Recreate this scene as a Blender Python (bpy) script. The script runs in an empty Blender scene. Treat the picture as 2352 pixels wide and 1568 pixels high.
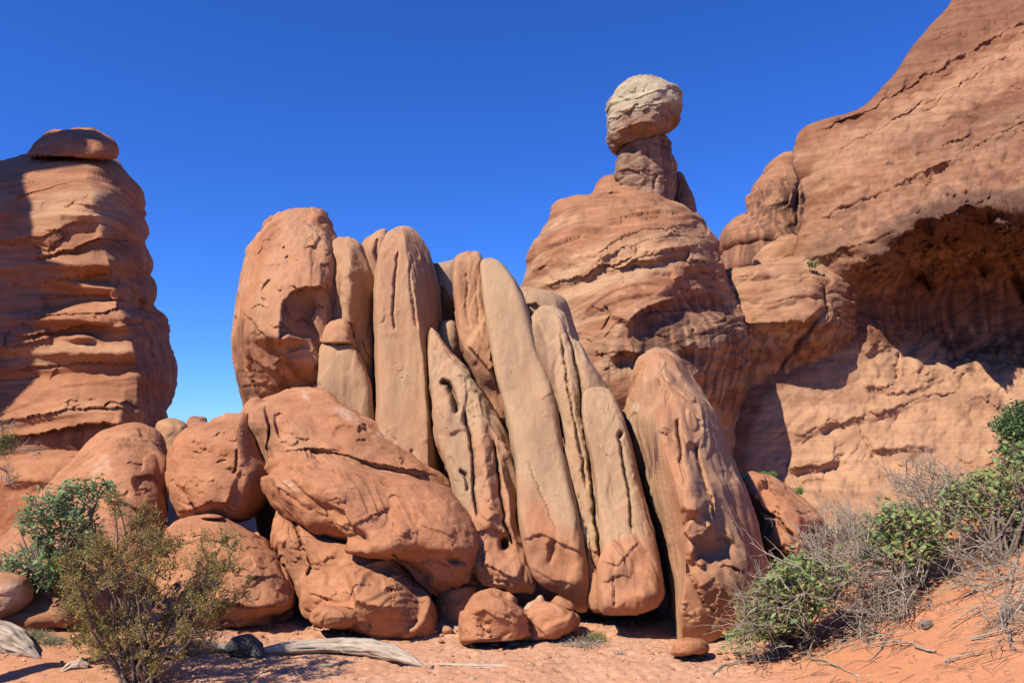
import bpy, math, random
import numpy as np
from mathutils import Vector

# ------------------------------------------------------------------ camera, sky, sun, exposure
scene = bpy.context.scene
W0, H0 = 2352.0, 1568.0            # working grid of the photograph
FPX = W0 * 28.0 / 36.0             # 28 mm lens
CX, CY = W0 / 2, H0 / 2
HORIZON = 1010.0
PITCH = math.atan((HORIZON - CY) / FPX)
CAMH = 2.4
SUN_EL, SUN_AZ = 46.0, 227.0       # degrees; azimuth clockwise from +Y (the view direction)

cam_d = bpy.data.cameras.new("camera")
cam = bpy.data.objects.new("camera", cam_d)
scene.collection.objects.link(cam)
cam_d.lens = 28.0; cam_d.sensor_width = 36.0; cam_d.sensor_fit = 'HORIZONTAL'
cam_d.clip_start = 0.1; cam_d.clip_end = 4000.0
cam.location = (0, 0, CAMH)
cam.rotation_euler = (math.radians(90) + PITCH, 0, 0)
scene.camera = cam

el, az = math.radians(SUN_EL), math.radians(SUN_AZ)
SUN = np.array([math.sin(az) * math.cos(el), math.cos(az) * math.cos(el), math.sin(el)])   # towards the sun

world = bpy.data.worlds.new("World"); scene.world = world; world.use_nodes = True
nt = world.node_tree; nt.nodes.clear()
sky = nt.nodes.new('ShaderNodeTexSky'); sky.sky_type = 'NISHITA'; sky.sun_disc = False
sky.sun_elevation = el; sky.sun_rotation = az
sky.altitude = 1500; sky.air_density = 1.0; sky.dust_density = 0.0; sky.ozone_density = 4.0
hs = nt.nodes.new('ShaderNodeHueSaturation'); hs.inputs['Saturation'].default_value = 1.15; hs.inputs['Hue'].default_value = 0.5; hs.inputs['Value'].default_value = 1.0
bg = nt.nodes.new('ShaderNodeBackground'); bg.inputs['Strength'].default_value = 0.09
wo = nt.nodes.new('ShaderNodeOutputWorld')
mul = nt.nodes.new('ShaderNodeMix'); mul.data_type = 'RGBA'; mul.blend_type = 'MULTIPLY'; mul.inputs[0].default_value = 1.0
mul.inputs[7].default_value = (0.50, 0.86, 1.62, 1)      # the very clear, deep blue desert sky, over the whole dome alike
nt.links.new(sky.outputs[0], hs.inputs['Color']); nt.links.new(hs.outputs[0], mul.inputs[6]); nt.links.new(mul.outputs[2], bg.inputs['Color']); nt.links.new(bg.outputs[0], wo.inputs[0])

sd = bpy.data.lights.new("sun", 'SUN'); sd.energy = 5.0; sd.angle = math.radians(0.53); sd.color = (1.0, 0.945, 0.83)
sun = bpy.data.objects.new("sun", sd); scene.collection.objects.link(sun)
sun.rotation_euler = Vector(SUN.tolist()).to_track_quat('Z', 'Y').to_euler()
sun.location = (-30, -20, 40)

scene.view_settings.view_transform = 'Standard'; scene.view_settings.look = 'None'
scene.view_settings.gamma = 1.0; scene.view_settings.exposure = 0.42; scene.view_settings.use_curve_mapping = False
scene.render.engine = 'CYCLES'
scene.cycles.max_bounces = 4; scene.cycles.diffuse_bounces = 1

COL = scene.collection
rng = np.random.default_rng(7)
random.seed(7)

# ------------------------------------------------------------------ geometry helpers
def ray(px, py):
    xc = (np.asarray(px, float) - CX) / FPX; yc = -(np.asarray(py, float) - CY) / FPX
    dy = math.cos(PITCH) - yc * math.sin(PITCH)
    return xc / dy, (math.sin(PITCH) + yc * math.cos(PITCH)) / dy

def P(px, py, Y):
    a, b = ray(px, py)
    return np.stack([Y * a, Y + 0 * a, CAMH + Y * b], -1)

def project(p):
    p = np.asarray(p, float)
    x, y, z = p[..., 0], p[..., 1], p[..., 2] - CAMH
    f = y * math.cos(PITCH) + z * math.sin(PITCH)
    u = -y * math.sin(PITCH) + z * math.cos(PITCH)
    return CX + FPX * x / f, CY - FPX * u / f

def sstep(a, b, x):
    t = np.clip((x - a) / (b - a), 0, 1); return t * t * (3 - 2 * t)

_perm = np.random.default_rng(3).permutation(256); _perm = np.concatenate([_perm, _perm, _perm])
_g = np.random.default_rng(4).normal(size=(256, 3)); _g /= np.linalg.norm(_g, axis=1)[:, None]
_g = _g.astype(np.float32)
def pn(p):
    p = np.asarray(p, np.float32); i = np.floor(p).astype(np.int64); f = p - i; i &= 255
    u = f * f * f * (f * (f * 6 - 15) + 10)
    out = 0
    for dx in (0, 1):
        wx = u[:, 0] if dx else 1 - u[:, 0]
        a = _perm[i[:, 0] + dx]
        for dy in (0, 1):
            wy = u[:, 1] if dy else 1 - u[:, 1]
            b = _perm[a + i[:, 1] + dy]
            for dz in (0, 1):
                wz = u[:, 2] if dz else 1 - u[:, 2]
                g = _g[_perm[b + i[:, 2] + dz]]
                out = out + wx * wy * wz * (g[:, 0] * (f[:, 0] - dx) + g[:, 1] * (f[:, 1] - dy) + g[:, 2] * (f[:, 2] - dz))
    return out * 1.5
def fbm(p, octv=4, gain=0.5, lac=2.03, seed=0.0):
    p = np.asarray(p, np.float32) + np.float32(seed * 17.31); s = 0; a = 1.0; n = 0
    for k in range(octv):
        s = s + a * pn(p); n += a; a *= gain; p = p * lac + 5.7
    return s / n * 1.4
def ridged(p, octv=3, seed=0.0):
    p = np.asarray(p, np.float32) + np.float32(seed * 11.7); s = 0; a = 1.0; n = 0
    for k in range(octv):
        s = s + a * (1 - 2 * np.abs(pn(p))); n += a; a *= .5; p = p * 2.1 + 3.3
    return s / n

def facets(p, seed=0.0):
    """broken-rock relief: every cell of a jittered lattice is a plane of its own tilt"""
    p = np.asarray(p, np.float32); p = p + .35 * np.stack([pn(p * 1.3 + seed), pn(p * 1.3 + 9.1 + seed), pn(p * 1.3 + 19.7 + seed)], 1)
    b = np.floor(p - .5); out = np.zeros(len(p), np.float32); wsum = np.zeros(len(p), np.float32) + 1e-12
    for dx in (0, 1):
        for dy in (0, 1):
            for dz in (0, 1):
                c = b + np.array([dx, dy, dz], np.float32); ci = c.astype(np.int64) & 255
                h = _perm[_perm[_perm[ci[:, 0]] + ci[:, 1]] + ci[:, 2]]
                g1 = _g[h]; g2 = _g[(h * 7 + 13) & 255]
                r = p - (c + .5 + .38 * g1); w = np.exp(-42 * (r * r).sum(1)); wsum += w; out += w * (.6 * (g2 * r).sum(1) + .35 * g1[:, 0])
    return out / wsum

def chaikin(pts, it=2):
    pts = np.asarray(pts, float)
    for _ in range(it):
        q = np.roll(pts, -1, 0)
        pts = np.stack([pts * .78 + q * .22, pts * .22 + q * .78], 1).reshape(-1, 2)
    return pts

def rowval(v, ys):
    if isinstance(v, (int, float)): return np.full(len(ys), float(v))
    v = sorted(v); return np.interp(ys, [a for a, _ in v], [b for _, b in v])

def seg_dist(x, y, pts):
    """signed distance to a polyline (positive above it, for points running left to right), and position 0..1 along it"""
    pts = np.asarray(pts, float)
    best = np.full(x.shape, 1e9); sg = np.ones(x.shape); tt = np.zeros(x.shape)
    L = np.concatenate([[0], np.cumsum(np.hypot(*(pts[1:] - pts[:-1]).T))])
    for k in range(len(pts) - 1):
        a, b = pts[k], pts[k + 1]; d = b - a; l2 = d @ d + 1e-9
        t = np.clip(((x - a[0]) * d[0] + (y - a[1]) * d[1]) / l2, 0, 1)
        dx = x - (a[0] + t * d[0]); dy = y - (a[1] + t * d[1]); r = np.hypot(dx, dy)
        m = r < best
        best = np.where(m, r, best)
        c = d[0] * dy - d[1] * dx          # >0: below in the picture
        sg = np.where(m, np.where(c > 0, -1.0, 1.0), sg)
        tt = np.where(m, (L[k] + t * math.sqrt(l2)) / L[-1], tt)
    return best * sg, tt

def poly_mask(x, y, pts, soft):
    """1 inside a polygon, 0 outside, soft edge in picture units"""
    pts = chaikin(pts, 1); inside = np.zeros(x.shape, bool); dist = np.full(x.shape, 1e9)
    n = len(pts)
    for k in range(n):
        a, b = pts[k], pts[(k + 1) % n]
        cond = ((a[1] > y) != (b[1] > y))
        xi = (b[0] - a[0]) * (y - a[1]) / (b[1] - a[1] + 1e-9) + a[0]
        inside ^= cond & (x < xi)
        d = b - a; t = np.clip(((x - a[0]) * d[0] + (y - a[1]) * d[1]) / (d @ d + 1e-9), 0, 1)
        dist = np.minimum(dist, np.hypot(x - a[0] - t * d[0], y - a[1] - t * d[1]))
    s = np.where(inside, dist, -dist)
    return sstep(-soft, soft, s)

def features(x, y, feats, k=1.0):
    """relief towards the viewer in metres"""
    out = np.zeros(x.shape)
    for f in feats:
        kind = f[0]
        if kind in ('ledge', 'chip'):            # rock above the line stands proud, rock below it is undercut
            _, pts, h, uw, dw = f[:5]
            pad = 3.5 * max(uw, dw); P_ = np.asarray(pts, float)
            m = (x > P_[:, 0].min() - pad) & (x < P_[:, 0].max() + pad) & (y > P_[:, 1].min() - pad) & (y < P_[:, 1].max() + pad)
            if not m.any(): continue
            d, t = seg_dist(x[m], y[m], pts)
            win = sstep(0, .12, t) * sstep(1, .88, t)
            if kind == 'chip':
                e = np.where(d > 0, h * .55 * np.exp(-np.abs(d / (uw * 1.6)) ** 1.4), -h * 0.7 * np.exp(-np.abs(d) / (dw * 1.1)))
            else:
                a_ = np.abs(d)
                e = np.where(d > 0, h * (.15 * np.exp(-(a_ / (1.2 * uw)) ** 1.5) + .33 * np.exp(-(a_ / (2.0 * uw)) ** 2)),
                             h * (-.15 * np.exp(-a_ / (dw * 1.2)) + .33 * np.exp(-(a_ / (1.5 * dw)) ** 2) - .28 * np.exp(-((a_ - 2.2 * dw) / (1.5 * dw)) ** 2)))
            r = h * np.exp(-((d - 0) / 2.0) ** 2) * 0
            out[m] += (e + r) * win
        elif kind == 'crack':
            _, pts, w, dep = f[:4]
            pad = 4 * w; P_ = np.asarray(pts, float)
            m = (x > P_[:, 0].min() - pad) & (x < P_[:, 0].max() + pad) & (y > P_[:, 1].min() - pad) & (y < P_[:, 1].max() + pad)
            if not m.any(): continue
            w, dep = w * .75, dep * .8
            d, t = seg_dist(x[m], y[m], pts)
            win = sstep(0, .1, t) * sstep(1, .9, t)
            out[m] -= dep * np.exp(-np.abs(d / w) ** 1.6) * win
        elif kind == 'bump':
            _, cx, cy, rx, ry, rot, h = f[:7]; q = f[7] if len(f) > 7 else 2.0
            c, s = math.cos(math.radians(rot)), math.sin(math.radians(rot))
            u = ((x - cx) * c + (y - cy) * s) / rx; v = (-(x - cx) * s + (y - cy) * c) / ry
            out += h * np.exp(-(u * u + v * v) ** (q / 2))
        elif kind == 'plate':          # raised (or sunk) plate with crisp edge
            _, pts, h, soft = f[:4]
            out += h * poly_mask(x, y, pts, soft)
    return out

def new_mesh_obj(name, verts, faces, mat, parent=None, smooth=True, loc=None, attrs=None, origin=None):
    me = bpy.data.meshes.new(name)
    verts = np.asarray(verts, float)
    if origin is None: origin = np.zeros(3)
    v = (verts - origin).astype(np.float32)
    me.vertices.add(len(v)); me.vertices.foreach_set("co", v.ravel())
    if isinstance(faces, np.ndarray):
        n, k = faces.shape
        me.loops.add(n * k); me.loops.foreach_set("vertex_index", faces.astype(np.int32).ravel())
        me.polygons.add(n); me.polygons.foreach_set("loop_start", (np.arange(n) * k).astype(np.int32))
        me.polygons.foreach_set("loop_total", np.full(n, k, np.int32))
    else:
        tot = np.array([len(f) for f in faces], np.int32)
        idx = np.concatenate([np.asarray(f, np.int32) for f in faces])
        me.loops.add(len(idx)); me.loops.foreach_set("vertex_index", idx)
        me.polygons.add(len(tot)); me.polygons.foreach_set("loop_start", np.concatenate([[0], np.cumsum(tot)[:-1]]).astype(np.int32))
        me.polygons.foreach_set("loop_total", tot)
    me.update(calc_edges=True)
    if smooth: me.polygons.foreach_set("use_smooth", np.ones(len(me.polygons), bool))
    if attrs:
        for an, arr in attrs.items():
            a = me.color_attributes.new(an, 'FLOAT_COLOR', 'POINT')
            c = np.ones((len(v), 4), np.float32); c[:, :3] = arr; a.data.foreach_set("color", c.ravel())
    if mat: me.materials.append(mat)
    o = bpy.data.objects.new(name, me); COL.objects.link(o)
    o.location = Vector(np.asarray(origin, float).tolist())
    if parent:
        o.parent = parent
        o.location = Vector((np.asarray(origin, float) - np.array(parent.location)).tolist())
    return o

def tag(o, label=None, cat=None, group=None, kind=None):
    if label: o['label'] = label
    if cat: o['category'] = cat
    if group: o['group'] = group
    if kind: o['kind'] = kind
    return o

def empty(name, loc):
    o = bpy.data.objects.new(name, None); COL.objects.link(o); o.location = Vector([float(a) for a in loc]); o.empty_display_size = .2
    return o

# ------------------------------------------------------------------ materials
def N(nt, typ, **kw):
    n = nt.nodes.new(typ)
    for k, v in kw.items(): setattr(n, k, v)
    return n
def mixc(nt, fac, a, b, mode='MIX'):
    m = nt.nodes.new('ShaderNodeMix'); m.data_type = 'RGBA'; m.blend_type = mode
    for s, v in ((m.inputs[0], fac), (m.inputs[6], a), (m.inputs[7], b)):
        if isinstance(v, bpy.types.NodeSocket): nt.links.new(v, s)
        elif isinstance(v, (int, float)): s.default_value = v
        else: s.default_value = (*v, 1)
    return m.outputs[2]
def math_(nt, op, a, b=None, clamp=False):
    m = nt.nodes.new('ShaderNodeMath'); m.operation = op; m.use_clamp = clamp
    for s, v in ((m.inputs[0], a), (m.inputs[1], b)):
        if v is None: continue
        if isinstance(v, bpy.types.NodeSocket): nt.links.new(v, s)
        else: s.default_value = v
    return m.outputs[0]
def noise_n(nt, vec, scale, detail=4, rough=.55, dist=0.0):
    n = nt.nodes.new('ShaderNodeTexNoise'); n.inputs['Scale'].default_value = scale; n.inputs['Detail'].default_value = detail
    n.inputs['Roughness'].default_value = rough; n.inputs['Distortion'].default_value = dist
    nt.links.new(vec, n.inputs['Vector']); return n.outputs[0]
def maprange(nt, v, a, b, c=0, d=1):
    m = nt.nodes.new('ShaderNodeMapRange'); nt.links.new(v, m.inputs[0])
    m.inputs[1].default_value = a; m.inputs[2].default_value = b; m.inputs[3].default_value = c; m.inputs[4].default_value = d
    return m.outputs[0]
def base_mat(name, rough=.9, spec=.15):
    m = bpy.data.materials.new(name); m.use_nodes = True
    b = m.node_tree.nodes['Principled BSDF']; b.inputs['Roughness'].default_value = rough
    b.inputs['Specular IOR Level'].default_value = spec
    return m, m.node_tree, b

def rock_mat(name, red=(.44, .175, .09), red2=(.36, .125, .06), tan=(.46, .265, .155), varnish_shade=(.10, .05, .038), pale=(.60, .44, .32),
             stretch=(1, 1, 1), s=1.0, streak=0.0, bump=1.0, bed=None):
    """sandstone: colour from the stain and shade masks of the mesh (tan, dark varnish, pale bloom) broken up by noise; grain and fine relief as bump"""
    m, nt, b = base_mat(name, .92, .12)
    tc = N(nt, 'ShaderNodeTexCoord'); mp = N(nt, 'ShaderNodeMapping'); mp.inputs['Scale'].default_value = stretch
    nt.links.new(tc.outputs['Object'], mp.inputs['Vector']); v = mp.outputs[0]; vo = tc.outputs['Object']
    at = N(nt, 'ShaderNodeAttribute', attribute_name='tint'); sp = N(nt, 'ShaderNodeSeparateColor'); nt.links.new(at.outputs['Color'], sp.inputs[0])
    n1 = noise_n(nt, v, 1.3 * s, 6, .6, .6); n2 = noise_n(nt, v, 7 * s, 5, .65); n3 = noise_n(nt, vo, 38 * s, 3, .7)
    c = mixc(nt, maprange(nt, n1, .35, .65), red, red2)
    tanv = mixc(nt, maprange(nt, n2, .35, .7), tan, tuple(t * .86 for t in tan))
    c = mixc(nt, sp.outputs[0], c, tanv)
    vs = math_(nt, 'MULTIPLY', sp.outputs[1], maprange(nt, n2, .25, .6, .55, 1.15), True)
    c = mixc(nt, vs, c, varnish_shade)
    ps = math_(nt, 'MULTIPLY', sp.outputs[2], maprange(nt, n2, .3, .65, .3, 1.1), True)
    c = mixc(nt, ps, c, pale)
    c = mixc(nt, 1.0, c, mixc(nt, maprange(nt, n2, .3, .7), (.86, .84, .82), (1.1, 1.1, 1.1)), 'MULTIPLY')
    c = mixc(nt, 1.0, c, mixc(nt, maprange(nt, n3, .3, .7), (.90, .88, .87), (1.08, 1.08, 1.08)), 'MULTIPLY')
    nt.links.new(c, b.inputs['Base Color'])
    h = math_(nt, 'ADD', math_(nt, 'MULTIPLY', n2, .35), math_(nt, 'MULTIPLY', n3, .14))
    h2 = noise_n(nt, v, 19 * s, 4, .7, .8)
    h = math_(nt, 'ADD', h, math_(nt, 'MULTIPLY', h2, .3))
    if bed:
        amt, tilt, fz = bed; mb = N(nt, 'ShaderNodeMapping'); mb.inputs['Rotation'].default_value = (0, math.atan(tilt), 0); mb.inputs['Scale'].default_value = (.35, .35, fz)
        nt.links.new(tc.outputs['Object'], mb.inputs['Vector']); nb_ = noise_n(nt, mb.outputs[0], 1.0, 5, .7, .5)
        h = math_(nt, 'ADD', h, math_(nt, 'MULTIPLY', nb_, amt * 1.6))
        c = mixc(nt, 1.0, c, mixc(nt, maprange(nt, nb_, .3, .62), tuple(1 - amt * x for x in (.34, .42, .46)), (1.06, 1.06, 1.06)), 'MULTIPLY'); nt.links.new(c, b.inputs['Base Color'])
    bp = N(nt, 'ShaderNodeBump'); bp.inputs['Strength'].default_value = .75 * bump; bp.inputs['Distance'].default_value = .05 / s
    nt.links.new(h, bp.inputs['Height']); nt.links.new(bp.outputs[0], b.inputs['Normal'])
    return m

M_red = rock_mat('red_sandstone', red=(.44, .205, .105), red2=(.38, .16, .078), tan=(.48, .275, .15), stretch=(1, 1, 1.8), s=1.2, bump=.8, bed=(.35, -.3, 5.0))
M_fin = rock_mat('fin_sandstone', red=(.44, .215, .115), red2=(.38, .165, .082), tan=(.44, .285, .165), stretch=(1.6, 1.6, .45), s=1.2, bump=.55)
M_far = rock_mat('cliff_sandstone', red=(.40, .19, .10), red2=(.28, .118, .06), tan=(.48, .285, .16), pale=(.54, .36, .22), stretch=(.6, .6, 1.5), s=.7, bump=1.0, bed=(.8, .35, 3.2))
M_tower = rock_mat('tower_sandstone', red=(.42, .20, .105), red2=(.35, .15, .075), tan=(.46, .28, .155), stretch=(.5, .5, 2.2), s=.8, bump=.9, bed=(.7, .03, 3.0))
M_cap = rock_mat('cap_sandstone', red=(.34, .19, .125), red2=(.26, .14, .095), tan=(.47, .385, .255), stretch=(.5, .5, 2.2), s=.8, bed=(.9, .2, 3.2))

# ------------------------------------------------------------------ rock builder
def rock(name, outline, Y, T, mat, label=None, cat=None, group=None, kind=None, parent=None, p=2.4, pl=None, pr=None, ridge=0.0,
         top=None, bottom=None, feats=(), wob=3.0, seed=0.0, sp=2.4, Tb=None, tw=1.0,
         lump=(.10, 1.3), rough=(.016, 5.0), flake=(.04, 1.6, 6), strata=None, aniso=(1, 1, 1), bed=0.0,
         tan=0.0, tannoise=(.0, .6), varnish_shade=.2, paint=(), depth=None, smooth_it=2, base=None, grooves=None, fs=.8, facet=(0, 1), chips=None, grow=0, bands=None):
    ol = chaikin(outline, smooth_it)
    y0, y1 = ol[:, 1].min(), ol[:, 1].max()
    nr = max(10, int((y1 - y0) / sp))
    ys = np.linspace(y0, y1, nr)
    e = (y1 - y0) / nr
    ys = np.concatenate([y0 + e * np.array([.0015, .03, .12, .3, .6]), ys[1:-1], y1 - e * np.array([.6, .3, .12, .03, .0015])])
    xl = np.empty(len(ys)); xr = np.empty(len(ys)); q = np.roll(ol, -1, 0)
    for i, yy in enumerate(ys):
        m = (ol[:, 1] > yy) != (q[:, 1] > yy)
        a, b = ol[m], q[m]
        xi = a[:, 0] + (b[:, 0] - a[:, 0]) * (yy - a[:, 1]) / (b[:, 1] - a[:, 1])
        xl[i], xr[i] = xi.min(), xi.max()
    gw = grow * np.clip((ys - y0) / 20, 0, 1); xl -= gw; xr += gw
    # columns are spread evenly over the curved front, so that steep flanks get as many as the face
    fine = np.linspace(-1, 1, 1601); cum = np.zeros(1601); ratio = 0
    for k_ in np.linspace(len(ys) * .3, len(ys) * .95, 5).astype(int):
        r0 = float(rowval(ridge, ys[k_:k_ + 1])[0]); e0 = float(rowval(pl if pl is not None else p, ys[k_:k_ + 1])[0]); e1 = float(rowval(pr if pr is not None else p, ys[k_:k_ + 1])[0])
        hm = (xr[k_] - xl[k_]) / 2 * (float(rowval(Y, ys[k_:k_ + 1])[0]) if depth is None else 30.) / FPX; T0 = float(rowval(T, ys[k_:k_ + 1])[0]); T0 = T0 * min(1, math.tanh(tw * 2.2 * hm / max(T0, .01)))
        pf = np.clip(1 - np.abs(fine) ** np.where(fine < 0, e0, e1), 0, 1) ** (1 / np.where(fine < 0, e0, e1)); fx0 = r0 + fine * np.where(fine < 0, 1 + r0, 1 - r0)
        L_ = np.hypot(np.diff(fx0) * hm, np.diff(pf) * T0); cum[1:] += L_ / hm / 5; ratio += L_.sum() / (2 * hm) / 5
    cum = np.cumsum(cum); mixed = .7 * cum / cum[-1] + .3 * (fine + 1) / 2
    nf = max(14, int((xr - xl).max() / sp * min(1.6, .45 + .55 * ratio))); nb = max(8, nf // 6)
    sf = np.interp(np.linspace(0, 1, nf + 1), mixed, fine)
    sb = np.linspace(1, -1, nb + 1)[1:-1]
    S = np.concatenate([sf, sb]); front = np.concatenate([np.ones(nf + 1, bool), np.zeros(nb - 1, bool)])
    R, C = len(ys), len(S)
    Yc = rowval(Y, ys); Tr = rowval(T, ys); rg = rowval(ridge, ys)
    PL = rowval(pl if pl is not None else p, ys); PR = rowval(pr if pr is not None else p, ys)
    c = (xl + xr) / 2; hw = (xr - xl) / 2
    top = top if top is not None else hw.max() * .9
    vp = np.ones(R)
    if chips:        # short curved scars where flakes have spalled off
        cr_ = np.random.default_rng(int(seed * 13 + 5)); feats = list(feats)
        n_, sz_, h_, ang_ = chips
        for _ in range(n_):
            k_ = cr_.integers(int(R * .06), int(R * .94)); ux = cr_.uniform(-.9, .9); x0_ = (xl[k_] + xr[k_]) / 2 + ux * (xr[k_] - xl[k_]) / 2; y0_ = ys[k_]
            a_ = math.radians(ang_ + cr_.normal() * 22); L_ = sz_ * (.4 + cr_.random() ** 2 * 1.6); bw = cr_.normal() * .22 * L_
            t_ = np.linspace(-.5, .5, 6); jx = cr_.normal(size=6) * L_ * .05
            X_ = x0_ + math.cos(a_) * t_ * L_ - math.sin(a_) * (bw * (1 - 4 * t_ ** 2) + jx); Y_ = y0_ + math.sin(a_) * t_ * L_ + math.cos(a_) * (bw * (1 - 4 * t_ ** 2) + jx)
            o_ = np.argsort(X_) if abs(math.cos(a_)) > .5 else np.arange(6)
            feats.append(('chip', list(zip(X_[o_], Y_[o_])), h_ * (.5 + cr_.random()), 3.5 + L_ * .14, 3.2 + 3 * cr_.random()))
    vt = np.clip((ys - y0) / max(top, 1), 0, 1); vp *= np.sqrt(np.clip(1 - (1 - vt) ** 2, 0, 1))
    if bottom:
        vb = np.clip((y1 - ys) / bottom, 0, 1); vp *= np.sqrt(np.clip(1 - (1 - vb) ** 2, 0, 1))
    vp = np.minimum(vp, np.tanh(tw * 2.2 * hw * (Yc if depth is None else 30.0) / FPX / np.maximum(Tr, .01)) * 1.02)
    r_ = rg[:, None]; U = S[None, :]          # the corner between flank and face stays on one column
    SS = np.where(front[None, :], r_ + U * np.where(U < 0, 1 + r_, 1 - r_), U + 0 * r_)
    left = SS < r_
    s1 = np.where(left, (r_ - SS) / (1 + r_), (SS - r_) / (1 - r_)); s1 = np.clip(s1, 0, 1)
    ex = np.where(left, PL[:, None], PR[:, None])
    prof = np.clip(1 - s1 ** ex, 0, 1) ** (1 / ex)
    prb = np.sqrt(np.clip(1 - SS ** 2, 0, 1))
    px = c[:, None] + hw[:, None] * SS; py = np.repeat(ys[:, None], C, 1)
    fr = np.repeat(front[None, :], R, 0)
    # wobble the drawing coordinates so that no seam runs straight
    zz = np.full(px.size, seed * 3.1)
    wp = np.stack([px.ravel() / 38., py.ravel() / 38., zz], 1)
    wp2 = wp * 4.3
    wx = ((fbm(wp, 3) * 1.9 + fbm(wp2, 2) * .25) * wob).reshape(px.shape); wy = ((fbm(wp + 31.7, 3) * 1.9 + fbm(wp2 + 11.7, 2) * .25) * wob).reshape(px.shape)
    fx, fy = px + wx, py + wy
    Tbk = T if Tb is None else Tb
    Tbr = rowval(Tbk, ys)
    D = np.where(fr, Yc[:, None] - (Tr * vp)[:, None] * prof, Yc[:, None] + (Tbr * vp)[:, None] * prb)
    if depth is not None:
        D = D + np.where(fr, depth(fx, fy), depth(px, py))
    F = features(fx.ravel(), fy.ravel(), feats).reshape(px.shape) if len(feats) else 0 * px
    env = np.clip(prof * 3, 0, 1) * np.clip(vp * 3, 0, 1)[:, None]
    gy = np.abs(np.gradient(D, axis=0)) / np.maximum(np.abs(np.gradient(py, axis=0)), .05) * FPX / np.maximum(np.abs(D), 1)
    gx = np.abs(np.gradient(D, axis=1)) / np.maximum(np.abs(np.gradient(px, axis=1)), .3) * FPX / np.maximum(np.abs(D), 1)
    env = env / (1 + (gy / 1.6) ** 2) / (1 + (gx / 2.2) ** 2)          # marks fade out where the rock turns away from sight
    V = P(px, py, D)
    V1 = P(px, py, D - np.where(fr, F * env * fs, 0))
    # surface normals of the grid
    du = np.roll(V, -1, 1) - np.roll(V, 1, 1); dv = np.empty_like(V); dv[1:-1] = V[2:] - V[:-2]; dv[0] = V[1] - V[0]; dv[-1] = V[-1] - V[-2]
    nrm = np.cross(dv, du); ln = np.linalg.norm(nrm, axis=2, keepdims=True); nrm = nrm / np.maximum(ln, 1e-9)
    cen = V.mean(1, keepdims=True)
    if ((V - cen) * nrm).sum() < 0: nrm = -nrm
    nrm[0] = (0, 0, 1); nrm[1] = nrm[1] * .4 + np.array([0, 0, .6])
    X = V.reshape(-1, 3)
    q3 = X * np.array(aniso)
    if bed: q3 = np.stack([X[:, 0] * aniso[0], X[:, 1] * aniso[1], (X[:, 2] - X[:, 0] * bed) * aniso[2]], 1)
    d = lump[0] * fbm(q3 / lump[1], 3, seed=seed)
    d = d + rough[0] * fbm(q3 * rough[1], 3, .55, seed=seed + 1)
    if flake[0]:
        kf = flake[2]
        h = fbm(q3 / flake[1], 2, .4, seed=seed + 2) * kf * .5
        fl = np.floor(h); t = h - fl
        hh = fl + sstep(0, .16, t)
        msk = sstep(-.25, .35, fbm(q3 / (flake[1] * 1.7), 2, seed=seed + 3))
        d = d + flake[0] * (hh - h * .75) * msk
    if facet[0]:
        d = d + facet[0] * facets(q3 / facet[1], seed) * sstep(-.3, .3, fbm(q3 / facet[1] / 2.5, 2, seed=seed + 4))
    if grooves:
        amp, sc, stx = grooves       # vertical or bedding-parallel furrows
        gq = X * np.array(stx) * sc
        gr = ridged(gq, 3, seed + 5)
        d = d - amp * np.clip(gr - .45, 0, 1) * sstep(-.3, .3, fbm(X / 1.7, 2, seed=seed + 6))
    if strata:
        hgt, amp, tilt = strata[:3]
        bc = (X[:, 2] - X[:, 0] * tilt) / hgt + 1.1 * fbm(X / (hgt * 7), 2, seed=seed + 8) + .12 * fbm(X / (hgt * .8), 2, seed=seed + 9)
        ii = np.floor(bc); t = bc - ii
        rr = np.modf(np.abs(np.sin(ii * 12.9898 + seed) * 43758.5453))[0]
        msk = sstep(-.35, .3, fbm(X / (hgt * 4), 2, seed=seed + 10))
        d = d + amp * ((rr - .5) * .9 + .9 * (1 - np.abs(2 * t - 1) ** 5) * (.4 + rr)) * msk
    V = V1 + nrm * d.reshape(R, C, 1) * np.clip(vp * 4, .15, 1)[:, None, None]
    # masks of stain and painted shade
    xx, yy_ = fx.ravel(), fy.ravel()
    jit = fbm(X * np.array([2.2, 2.2, .8]), 4, seed=seed + 12)
    tn = np.clip(tan + tannoise[0] * fbm(X / tannoise[1] * np.array([1, 1, .45]), 3, seed=seed + 13), 0, 1) if not callable(tan) else tan(xx, yy_, X)
    if bands:        # colour bands lying in the bedding
        ba, bh, bt = bands; bq = np.stack([X[:, 0] * .16, X[:, 1] * .16, (X[:, 2] - X[:, 0] * bt) / bh], 1)
        tn = np.clip(tn + ba * fbm(bq, 4, .6, seed=seed + 19) * 1.6, 0, 1)
    va = np.clip(varnish_shade * sstep(.05, .5, fbm(X * np.array([1.5, 1.5, .5]), 3, seed=seed + 14)), 0, 1)
    pa = np.zeros(len(X))
    for pt in paint:
        kind_, poly, st, soft = pt[:4]; stretch = pt[4] if len(pt) > 4 else 0
        j2 = jit * soft * 1.5
        if stretch:      # run-off streaks: the mask is combed downwards
            j2 = j2 + fbm(X * np.array([3.2, 3.2, .12]), 3, seed=seed + 15) * stretch
        mk = poly_mask(xx + j2 * .4, yy_ + j2, poly, soft) * st
        if stretch: mk = mk * sstep(-.45, .35, fbm(X * np.array([4.0, 4.0, .22]), 3, seed=seed + 16))
        if kind_ == 'tan': tn = np.clip(np.maximum(tn, mk), 0, 1)
        elif kind_ == 'red': tn = tn * (1 - mk)
        elif kind_ == 'varnish_shade': va = np.maximum(va, mk)
        elif kind_ == 'pale': pa = np.maximum(pa, mk * sstep(-.1, .4, fbm(X * 3.0, 3, seed=seed + 17)))
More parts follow.
